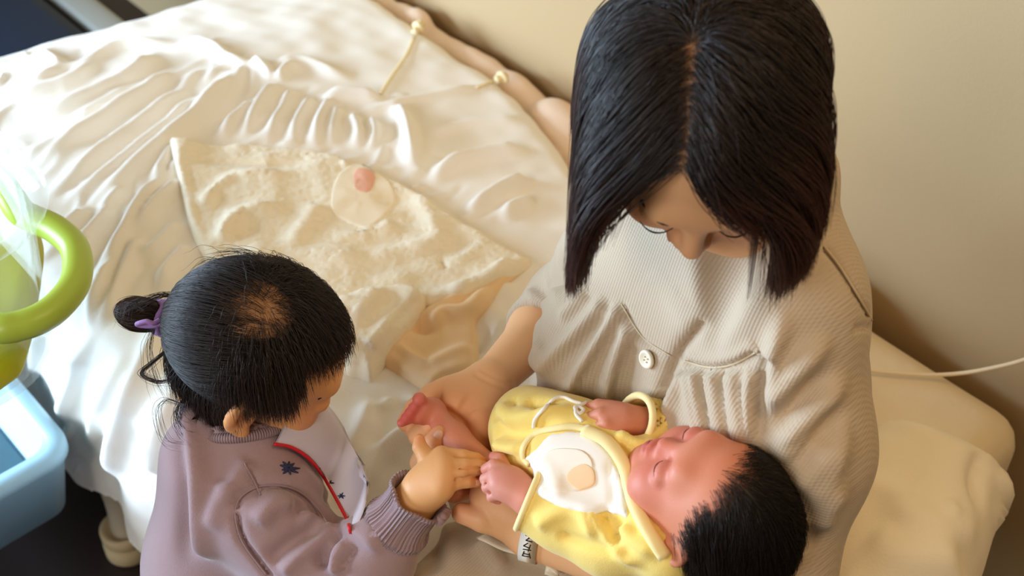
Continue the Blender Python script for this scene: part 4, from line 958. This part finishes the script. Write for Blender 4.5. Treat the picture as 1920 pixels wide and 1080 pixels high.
for k in range(10):
    t_ = k/9; a = -1.05+t_*.5; fv.append(kcb+ax*(.041+.004*math.sin(k*2.2))+.0300*(math.cos(a)*cfr[:, 0]+math.sin(a)*cfr[:, 2]))
V, F = tube(np.array(fv), .0042, 10, 40); mesh('ruffle', V, F, M_rib, cuff_)
nfr = frame(nax, (0, 0, 1))
p = np.array([nc+.0475*(math.cos(a)*nfr[:, 0]+math.sin(a)*nfr[:, 2]) for a in np.linspace(0, 2*math.pi, 80, endpoint=False)])
V, F = tube(p, .0075, 14, closed=True, flat=.75); uv = np.array([(i/80.0*2.4, 0) for i in range(80) for k in range(14)])
col_ = mesh('collar', V, F, M_rib, sweat, uv=uv)
# embroidered star and small sprigs
def emb(c, n, r, par, name, wd=.0007, seed=0):
    rg = np.random.default_rng(seed); out = []
    for k in range(n):
        a = 2*math.pi*k/n+rg.uniform(-.2, .2); L_ = r*rg.uniform(.65, 1.1)
        px = [(c[0]+math.cos(a)*r*.1, c[1]+math.sin(a)*r*.1*.8), (c[0]+math.cos(a)*L_*.6, c[1]+math.sin(a)*L_*.5), (c[0]+math.cos(a)*L_, c[1]+math.sin(a)*L_*.75)]
        q = onto(kT2, px, 6)
        if len(q) > 2: d = CAM-q; d /= np.linalg.norm(d, axis=1)[:, None]; out.append(tube(q+d*.0006, [wd*1.6, wd*1.2, wd*.5], 6))
    if out: V, F = join(out); return mesh(name, V, F, M_thread, par)
kT2 = kT
emb((541, 878), 9, 20, sweat, 'embroidered_star', .0012, 1)
thread('seam', [(458, 868), (470, 890), (480, 908), (488, 928)], .0008, M_rib, sweat, 14, T=kT)
for px_ in ([(612, 978), (580, 935), (540, 912), (490, 910), (452, 930), (440, 960), (450, 1010), (478, 1050), (500, 1078)], [(742, 900), (768, 930), (790, 960)]): thread('seam', px_, .0009, M_rib, sweat, 60, T=kT)
# bib: a lilac cotton panel over the chest with red piping along its edge
bib_px = [(508, 832), (540, 838), (572, 860), (600, 895), (625, 935), (642, 970), (652, 1000), (690, 990), (700, 930), (680, 870), (640, 820), (570, 800), (520, 810)]
chn = nrm(KF*np.array((1, 1, 0)))
edge = []
V = []; rows = 14; e0 = onto(kT, [(508, 836), (540, 842), (572, 862), (600, 897), (625, 937), (642, 972), (651, 1003)], rows)
cols = 12
for i, pnt in enumerate(e0):
    for k in range(cols+1):
        f = k/cols; w_ = .012+.066*math.sin(math.pi*(.2+.65*i/(rows-1)))
        q = pnt+np.array((.0, 1, 0))*w_*f+np.array((.62, 0, 0))*w_*f*(1-f)*1.1+np.array((.006, 0, .004))+np.array((0, 0, .012))*math.sin(f*3.1)
        V.append(q)
V = np.array(V); F = [(i*(cols+1)+k, (i+1)*(cols+1)+k, (i+1)*(cols+1)+k+1, i*(cols+1)+k+1) for i in range(len(e0)-1) for k in range(cols)]
Vn = normals(V, F); n0 = len(V); Vall = np.r_[V, V-Vn*.0025*np.sign((Vn@(CAM-V.mean(0))))[:, None]]
Fs = F+[tuple(reversed([j+n0 for j in f])) for f in F]
bib = mesh('bib', Vall, Fs, M_bib, kid); kT2 = bvh(Vall, Fs)
V, F = tube(e0+np.array((.004, -.002, .005)), .0017, 10, 60); mesh('piping', V, F, M_red, bib)['label'] = 'red piping'
for c_, sd_ in (((567, 857), 3), ((596, 882), 4), ((618, 905), 5), ((640, 930), 6)): emb(c_, 6, 9, bib, 'embroidered_sprig', .0006, sd_)

# hair: swept back from a thin crown to a bun at the back, fringe falling forward
KR = np.array((.0725, .0900, .0750))*KS/1.02; KCC = KC+KM@np.array((0, -.012, .022))*KS
def kid_keep(q): return (q[:, 2] > -.78) & ~((q[:, 1] > .36+.15*np.abs(q[:, 0])) & (q[:, 2] < .52)) & ~((q[:, 1] > .05) & (q[:, 2] < -.18))
rng = np.random.default_rng(5); NK = 24000
q = scalp_pts(NK, kid_keep, KCC, KM, KR, rng)
bun0 = P(318, 598, .775)                                  # where the elastic gathers the hair
bl = (bun0-KCC)@KM/KR; bl /= np.linalg.norm(bl)
wk = (P(478, 590, KC[2]+.07)-KCC)@KM/KR; wk /= np.linalg.norm(wk)
th_ = np.linalg.norm(q-wk, axis=1); thin_ = rng.random(NK) < np.clip(.12+th_/.80, 0, 1); q = q[thin_]; NK = len(q)
back = (q[:, 1] < wk[1]+.05+.15*rng.normal(size=NK)) & (q[:, 2] > -.45)
dl = np.where(back[:, None], bl-q, q-wk); dl[:, 2] -= np.where(back, 0, .2); dl -= q*(dl*q).sum(1)[:, None]*.9
dl /= np.linalg.norm(dl, axis=1)[:, None]+1e-9; dl += .19*rng.normal(size=dl.shape)
roots = KCC+(q*KR)@KM.T; offs = .0008+.006*rng.random(NK)
dist = np.linalg.norm(roots-bun0, axis=1); lens = np.where(back, dist*1.08+.004, .030+.025*rng.random(NK)); lens = np.where((~back) & (q[:, 1] > .2), .020+.016*rng.random(NK), lens)
lens = np.where((q[:, 2] < .1) & ~back, .018+.018*rng.random(NK), lens); lens = np.where((q[:, 1] < .0) & (q[:, 2] < -.25) & ~back, .038+.022*rng.random(NK), lens)
gv = np.tile((0, 0, -1.0), (NK, 1))
def kpull(p, t):
    v = bun0-p; n = np.linalg.norm(v, axis=1)[:, None]; return np.where(back[:, None], v/(n+1e-6)*.9, 0)
gv[back] = 0
KE = [(KCC, KR*.995, KM), (KC+KM@np.array((0, .022, -.032))*KS, np.array((.060, .055, .054))*KS, KM)]
Hk = grow(roots, dl@KM.T, lens, 16, KE, offs, gv, .74, curl=.07*rng.normal(size=(NK, 3)), pull=kpull)
kh = strands('hair', Hk, .00019, M_khair, kid); kh['label'] = 'wispy black hair gathered into a small bun'
# underlayer, open at the thin crown
uu, vv = 48, 32; V = np.array([(math.sin(math.pi*i/(vv-1))*math.cos(2*math.pi*k/uu), math.sin(math.pi*i/(vv-1))*math.sin(2*math.pi*k/uu), math.cos(math.pi*i/(vv-1))) for i in range(vv) for k in range(uu)])
F = [(i*uu+k, (i+1)*uu+k, (i+1)*uu+(k+1) % uu, i*uu+(k+1) % uu) for i in range(vv-1) for k in range(uu)]
kp = kid_keep(V*np.array((1.0, 1.0, 1.0))) & (np.linalg.norm(V-wk, axis=1) > .42) & ~((V[:, 1] > .5) & (V[:, 2] < .45)); F = [f for f in F if all(kp[j] for j in f)]
mesh('hair_underlayer', KCC+(V*(KR+.0006))@KM.T, F, M_scalp, kid)
# bun: looped strands past the elastic; loose curls
bd_ = nrm(P(266, 590, .785)-bun0); bside = nrm(np.cross(bd_, (0, 0, 1))); bup = np.cross(bside, bd_)
L_ = []; bc_ = bun0+bd_*.027
for i in range(1500):
    ph = rng.uniform(0, 2*math.pi); sc_ = rng.uniform(.80, 1.08); tw = rng.normal()*.5; e_ = rng.uniform(2.2, 3.6); pts = []; wob = rng.normal(size=3)*.0012
    for t_ in np.linspace(0, 1, 16):
        th = e_*t_; g_ = ph+tw*t_*2; pts.append(bc_+sc_*(-.024*math.cos(th)*bd_+.0155*math.sin(th)*(math.cos(g_)*bside+math.sin(g_)*bup))+wob*t_)
    L_.append(pts)
strands('bun', np.array(L_), .0003, M_khair, kid)
S = Sdf(bun0-.07, bun0+.07, .003); S.ell(bun0+bd_*.027, (.020, .0125, .0125), np.stack([bd_, bside, bup], 1), k=0); S.cone(bun0-bd_*.006, bun0+bd_*.012, .009, .008, k=.006); V, F = S.mesh(); mesh('bun_core', V, F, M_scalp, kid)
fly = []
def wisp(px, z, n, spread, K=16):
    base = spline(np.array([P(u, v, zz_) for (u, v), zz_ in zip(px, z)]), K)
    for i in range(n):
        o = rng.normal(size=3)*spread; fly.append(base+o[None]*np.linspace(.15, 1, K)[:, None]+np.cumsum(rng.normal(size=(K, 3))*spread*.06, 0))
wisp([(345, 670), (320, 655), (285, 680), (266, 700), (300, 715), (340, 700)], [.78, .775, .765, .76, .755, .755], 45, .0022)
wisp([(330, 600), (320, 640), (322, 690), (330, 740)], [.79, .775, .76, .75], 40, .005)
wisp([(350, 560), (310, 552), (270, 565), (240, 580)], [.81, .815, .81, .80], 40, .004); wisp([(268, 580), (250, 570), (235, 575), (228, 600)], [.81, .812, .808, .80], 22, .004)
wisp([(345, 760), (310, 750), (295, 775), (310, 825), (345, 835)], [.75, .745, .735, .73, .725], 10, .004); wisp([(350, 740), (335, 770), (345, 800), (372, 815)], [.75, .74, .73, .725], 40, .006)
wisp([(440, 520), (415, 500), (385, 505), (355, 540)], [.85, .86, .86, .85], 45, .007); wisp([(500, 500), (470, 482), (430, 480), (395, 490)], [.87, .88, .88, .875], 35, .006)
wisp([(290, 610), (280, 650), (290, 700), (310, 740)], [.79, .77, .76, .75], 14, .007); wisp([(560, 505), (540, 490), (505, 482), (480, 478)], [.87, .88, .885, .885], 20, .004)
strands('loose_hair', np.array(fly), .00016, M_khair, kid)
# twisted lilac elastic
sc = bun0+bd_*.004
ring = lambda off, R_r, ph: [sc+bd_*(off+.0022*math.sin(3*a+ph))+R_r*(bside*math.cos(a)+bup*math.sin(a)) for a in np.linspace(0, 2*math.pi, 30, endpoint=False)]
for off, R_r in ((-.005, .0150), (.001, .0158), (.007, .0148)):
    V, F = tube(np.array(ring(off, R_r, off*900)), .0038, 10, closed=True); mesh('hair_elastic', V, F, M_scr, kid)
lp = [P(300, 600, .806), P(288, 606, .806), P(276, 603, .808), P(264, 605, .806), P(257, 608, .802), P(268, 611, .800), P(290, 611, .801), P(304, 606, .803)]
V, F = tube(np.array(lp), .0024, 10, 60); mesh('hair_elastic', V, F, M_scr, kid)
# ------------------------------------------------------------------ the newborn
baby = thing('person', 'newborn with dark hair asleep in a yellow gown, lying in the woman\'s arms', 'person', P(1060, 860, .72))
BS = .76; BC = P(1336, 945, .795); BM = frame((-.45, .30, .88), (.76, -.62, .45))
M_ygown = mat('yellow_knit', (252, 224, 128), .88, sheen=.35, bump=[('noise', 900, .0003)], sss=.05, sssr=(1, .8, .3)); M_ytrim = mat('cream_binding', (254, 236, 172), .85, sheen=.3)
M_white = mat('white_cotton', (248, 242, 232), .8, sheen=.3); M_or = mat('print_orange', (248, 212, 168), .9); M_bhair = hair_mat('newborn_hair', (16, 11, 9), (30, 19, 14), .4)
BSK = (214, 138, 108)
S = Sdf(BC-.14, BC+.14, .0022); fb = head(S, BC, BM, BS, child=True)
S.chain([BC+BM@np.array((0, -.02, -.04)), P(1190, 900, .765)], [.034, .028], k=.02)
V1, F1 = S.mesh(); V1 = relax(V1, F1, 1)
# hands: right resting by its cuff, left a fist; leg and foot in the woman's palm
S = Sdf(P(745, 900, .66)*np.array((1, 0, 1))+np.array((-.03, .62, -.0)), P(1260, 760, .80)+np.array((.04, .12, .04)), .0016)
rw = P(992, 935, .752)
S.chain([P(1110, 975, .745), rw], [.022, .0165], k=.01)
rk = [P(926, 872, .758), P(928, 890, .762), P(932, 908, .760), P(942, 924, .754)]
for q in rk: S.cone(rw+(q-rw)*.2, q, .0105, .0058, k=.006)
S.ell(P(955, 905, .757), (.017, .016, .012), k=.01)
rfi = [[rw*.4+rk[0]*.6, P(938, 862, .752), P(926, 856, .748)], [rk[0], P(912, 880, .750), P(922, 892, .741)], [rk[1], P(910, 898, .752), P(922, 908, .742)], [rk[2], P(913, 914, .750), P(926, 922, .741)], [rk[3], P(922, 932, .745), P(934, 938, .739)]]
for ch, rr in zip(rfi, ([.0080, .0062, .0050], [.0058, .0054, .0046], [.0058, .0054, .0046], [.0056, .0052, .0044], [.0052, .0048, .0042])): S.chain(ch, rr, k=.0012)
S.grooves(rfi[1:], rad=.0058, w=.0010, k=.0012)
lw = P(1176, 788, .805)
S.chain([P(1250, 802, .785), lw], [.0155, .0145], k=.01)
lk = [P(1150, 811, .804), P(1138, 794, .810), P(1128, 777, .811), P(1122, 760, .806)]
for q in lk: S.cone(lw+(q-lw)*.25, q, .0105, .0062, k=.006)
S.ell(P(1150, 784, .802), (.014, .016, .012), k=.008)
lfi = [[lk[0], P(1126, 815, .798), P(1138, 820, .789)], [lk[1], P(1112, 800, .800), P(1122, 808, .790)], [lk[2], P(1102, 783, .800), P(1112, 793, .790)], [lk[3], P(1098, 766, .798), P(1106, 777, .789)], [lw*.45+lk[0]*.55, P(1158, 818, .796), P(1140, 824, .791)]]
for ch, rr in zip(lfi, ([.0060, .0058, .0048],)*3+([.0056, .0052, .0044], [.0066, .0058, .0048])): S.chain(ch, rr, k=.0012)
S.grooves(lfi[:4], rad=.0062, w=.0011, k=.0012)
kn, an = P(925, 892, .720), P(810, 772, .724)
S.chain([P(985, 862, .728), kn, P(852, 822, .722), an], [.017, .0150, .0135, .0105], k=.010)
bt, lt = P(786, 748, .748), P(752, 793, .740)
S.chain([an, P(802, 780, .716)], [.0125, .011], k=.008)
for f in (0, .35, .7, 1.0):
    q = bt*(1-f)+lt*f; S.cone(an*.8+P(802, 780, .716)*.2, q+(an-q)*.46, .011, .0078-.0016*f, k=.006)
toes = []
for f, r_ in zip((0, .34, .56, .78, 1.0), (.0062, .0046, .0043, .0041, .0039)):
    q = bt*(1-f)+lt*f; S.cone(q+(an-q)*.42, q, r_*1.0, r_*1.08, k=.0012); toes.append(q)
V2, F2 = S.mesh(); V2 = relax(V2, F2, 1)
S = Sdf(P(900, 1000, .66)-.06, P(1260, 740, .80)+.07, .006)
S.chain([P(1195, 890, .768), P(1080, 845, .748), P(1000, 815, .740)], [.030, .032, .028], k=.03); S.chain([P(1000, 820, .735), P(985, 850, .735)], [.024, .018], k=.02)
V0, F0 = S.mesh()
V, F = join([(V0, F0), (V1, F1), (V2, F2)])
sp = [(fb['lips'], .010, (186, 84, 84), .8), (fb['nose'], .014, (214, 118, 104), .5)]+[(p, .03, (214, 112, 96), .5) for p in fb['cheeks']]+[(p, .014, (196, 112, 106), .5) for p in fb['lids']]
sp += [(c_[-1], .008, (218, 112, 108), .7) for c_ in rfi+lfi]+[(q, .009, (216, 96, 104), .8) for q in toes]+[(P(945, 900, .76), .035, (222, 156, 148), .7), (an, .03, (226, 134, 116), .6)]
bb_ = mesh('body', V, F, M_skin, baby, col=tint(V, BSK, sp))
for x in (1, -1): V, F = lashes([fb['lash'][x]], .0006); mesh('eyelashes', V, F, mat('lash_brown', (140, 76, 58), .6) if x == 1 else bpy.data.materials['lash_brown'], baby)
# gown
S = Sdf(P(895, 1090, .66)*np.array((1, 0, 1))+np.array((-.03, .60, -.03)), P(1310, 720, .83)+.06, .0036)
S.chain([P(1225, 900, .762), P(1150, 870, .762), P(1060, 835, .757), P(1005, 812, .744), P(985, 802, .738)], [.040, .043, .041, .036, .030], k=.025)
S.ell(P(986, 803, .738), (.022, .036, .030), k=.025); S.chain([P(1005, 838, .735), P(980, 856, .733)], [.032, .018], k=.02)
S.chain([P(1240, 990, .762), P(1150, 1000, .742), P(1060, 968, .742)], [.044, .036, .031], k=.02); S.cuff(P(1060, 968, .742), P(990, 938, .750), .031, .0275, k=.012)
S.cone(P(1000, 940, .750), P(980, 932, .752), .021, .021, k=.003, op='sub')
S.ell(BC, np.array((.067, .080, .070))*.80, BM, k=.006, op='sub')
S.ell(P(1200, 838, .765), (.030, .022, .028), k=.02)
S.chain([P(1310, 822, .755), P(1270, 804, .775)], [.034, .027], k=.015); S.cuff(P(1270, 804, .775), P(1192, 788, .802), .027, .0225, k=.012)
S.chain([P(1190, 890, .775), P(1218, 960, .772), P(1258, 1040, .762)], [.026, .026, .026], k=.014)
S.cone(P(1235, 798, .788), P(1180, 786, .806), .0190, .0195, k=.003, op='sub')
V, F = S.mesh(); V = relax(V, F, 2)
BG = [([(930, 775), (980, 785), (1050, 770), (1090, 775)], .008, .007), ([(925, 800), (970, 812), (1010, 800), (1060, 790)], .009, -.007), ([(930, 830), (965, 838), (985, 825)], .008, .008), ([(935, 845), (955, 855), (970, 850)], .005, -.006), ([(985, 750), (1020, 760), (1060, 762)], .006, -.006), ([(940, 760), (955, 790), (945, 820)], .007, .005),
      ([(1000, 985), (1060, 960), (1120, 975)], .008, .006), ([(1090, 950), (1105, 985), (1120, 1010)], .006, .008), ([(1125, 955), (1150, 1000), (1165, 1030)], .006, -.008), ([(1110, 950), (1135, 990), (1170, 1040), (1220, 1050)], .007, .008), ([(1160, 980), (1200, 1020), (1240, 1040)], .008, .006), ([(1040, 1000), (1100, 1020), (1180, 1045)], .006, -.005), ([(1140, 970), (1180, 990), (1210, 1000)], .005, -.006),
      ([(1150, 812), (1200, 835), (1240, 825)], .006, .006), ([(1160, 830), (1190, 850), (1220, 845)], .005, -.006), ([(1240, 770), (1280, 795), (1300, 810)], .006, .006), ([(1170, 860), (1190, 855), (1200, 862)], .004, -.004)]
V = strokes(V, F, [(g_[0], g_[1]*.9, g_[2]*1.12) for g_ in BG]+[([(922, 780), (950, 786), (985, 780)], .004, -.005), ([(925, 815), (950, 818), (980, 826)], .004, -.005), ([(935, 840), (955, 832), (975, 835)], .004, .004), ([(960, 745), (965, 770), (985, 790)], .004, -.004), ([(1020, 745), (1010, 775), (1020, 800)], .005, -.004), ([(930, 760), (960, 770), (1000, 772)], .004, .004)]); bT = bvh(V, F); bg_ = mesh('gown', V, F, M_ygown, baby)
def strip(name, px, r, m, par, T, flat=1.0, lift=.002, n=None, tips=None):
    p = onto(T, px, n); d = CAM-p; d /= np.linalg.norm(d, axis=1)[:, None]; V, F = tube(p+d*lift, r, 10, flat=flat); return mesh(name, V, F, m, par)
def zof(T): 
    def f(x, y):
        r = T.ray_cast(Vector((x, y, 1.2)), Vector((0, 0, -1))); return r[0].z if r[0] is not None else .74
    return f
bib_px2 = [(1062, 808), (1098, 812), (1138, 840), (1160, 880), (1172, 930), (1176, 970), (1120, 965), (1050, 950), (1005, 925), (985, 885), (998, 845), (1030, 815)]
pp = onto(bT, [(x, y) for x, y in bib_px2+bib_px2[:1]], 70)[:-1]
V, Q, Vb, sd = slab(pp, .0045, zof(bT), h=.003, r=.005); V = strokes(V, Q, [([(1150, 880), (1165, 920), (1170, 970)], .004, .004), ([(1140, 860), (1150, 900), (1150, 960)], .004, -.003), ([(1010, 850), (1040, 900), (1050, 945)], .005, .003)])
V1, F1 = close_slab(V, Q, Vb, sd); bb2 = mesh('bib', V1, F1, M_white, baby); bbT = bvh(V1, F1)
patch('bib_applique', (1062, 882), 50, 44, mat('applique_cream', (250, 240, 224), .85), bbT, bb2, .0008, 3); patch('applique_print', (1090, 896), 28, 24, M_or, bbT, bb2, .0016, 5)
strip('binding', [(1095, 806), (1137, 827), (1168, 868), (1182, 915), (1190, 945), (1214, 993), (1247, 1045)], .0065, M_ytrim, bg_, bT, .6, .0035, 40)
strip('binding', [(1110, 806), (1075, 800), (1040, 803), (1005, 812), (982, 836), (980, 858), (992, 872)], .0036, M_ytrim, bg_, bT, .6, .003, 40)
cc = P(1192, 788, .802); ca_ = nrm(P(1192, 788, .802)-P(1270, 804, .775)); fr = frame(ca_, (0, 0, 1))
V, F = tube(np.array([cc+.0225*(math.cos(a)*fr[:, 0]+math.sin(a)*fr[:, 2]) for a in np.linspace(0, 2*math.pi, 30, endpoint=False)]), .0034, 10, closed=True); mesh('cuff_binding', V, F, M_ytrim, bg_)
cc = P(990, 938, .750); ca_ = nrm(P(990, 938, .750)-P(1060, 968, .742)); fr = frame(ca_, (0, 0, 1))
V, F = tube(np.array([cc+.0268*(math.cos(a)*fr[:, 0]+math.sin(a)*fr[:, 2]) for a in np.linspace(0, 2*math.pi, 30, endpoint=False)]), .0030, 10, closed=True); mesh('cuff_binding', V, F, M_ytrim, bg_)
strip('tie_string', [(1000, 802), (1003, 786), (1018, 768), (1040, 748), (1058, 745), (1075, 752), (1090, 756)], .0020, M_white, bg_, bT, .8, .003, 40)
strip('tie_string', [(1100, 754), (1088, 760), (1078, 764), (1086, 775), (1094, 768), (1082, 762), (1080, 776), (1092, 790)], .0018, M_white, bg_, bT, .8, .0035, 40)
# hair
BR = np.array((.0715, .0885, .0735))*BS; BCC = BC+BM@np.array((0, -.012, .022))*BS
rng = np.random.default_rng(21); NBH = 24000
def baby_keep(q): return (q[:, 2] > -.62) & (q[:, 1] < 2)
q = scalp_pts(NBH, baby_keep, BCC, BM, BR, rng)
hm = lambda q: np.maximum(q[:, 2]-(.50-.25*np.abs(q[:, 0])-1.5*np.maximum(np.abs(q[:, 0])-.6, 0)), .36-q[:, 1]); dens = sstep(-.10, .30, hm(q))
q = q[rng.random(NBH) < dens**1.2]; NBH = len(q)
dl = np.stack([.5*np.sign(q[:, 0])*np.abs(q[:, 0])+.25, -.55*np.ones(NBH), .55-q[:, 2]], 1); dl -= q*(dl*q).sum(1)[:, None]*.9; dl /= np.linalg.norm(dl, axis=1)[:, None]+1e-9; dl += .10*rng.normal(size=dl.shape)
Hb = grow(BCC+(q*BR)@BM.T, dl@BM.T, .018+.018*rng.random(NBH), 10, [(BCC, BR*.995, BM)], .0003+.0012*rng.random(NBH), np.tile((0, 0, -1.0), (NBH, 1)), .82, curl=.05*rng.normal(size=(NBH, 3)))
ci = rng.choice(NBH, 420, replace=False); kd = KDTree(420)
for i, c in enumerate(ci): kd.insert(Vector(Hb[c, 5]), i)
kd.balance(); lab = np.array([kd.find(Vector(m))[1] for m in Hb[:, 5]]); wv = np.linspace(0, 1, 10)**1.2*.35; Hb = Hb*(1-wv[None, :, None])+Hb[ci[lab]]*wv[None, :, None]
strands('hair', Hb, .00013, M_bhair, baby)['label'] = 'damp black newborn hair'
uu, vv = 44, 30; V = np.array([(math.sin(math.pi*i/(vv-1))*math.cos(2*math.pi*k/uu), math.sin(math.pi*i/(vv-1))*math.sin(2*math.pi*k/uu), math.cos(math.pi*i/(vv-1))) for i in range(vv) for k in range(uu)])
F = [(i*uu+k, (i+1)*uu+k, (i+1)*uu+(k+1) % uu, i*uu+(k+1) % uu) for i in range(vv-1) for k in range(uu)]
kp = baby_keep(V) & (hm(V) > .26); F = [f for f in F if all(kp[j] for j in f)]
mesh('hair_underlayer', BCC+(V*(BR+.0005))@BM.T, F, M_scalp, baby)
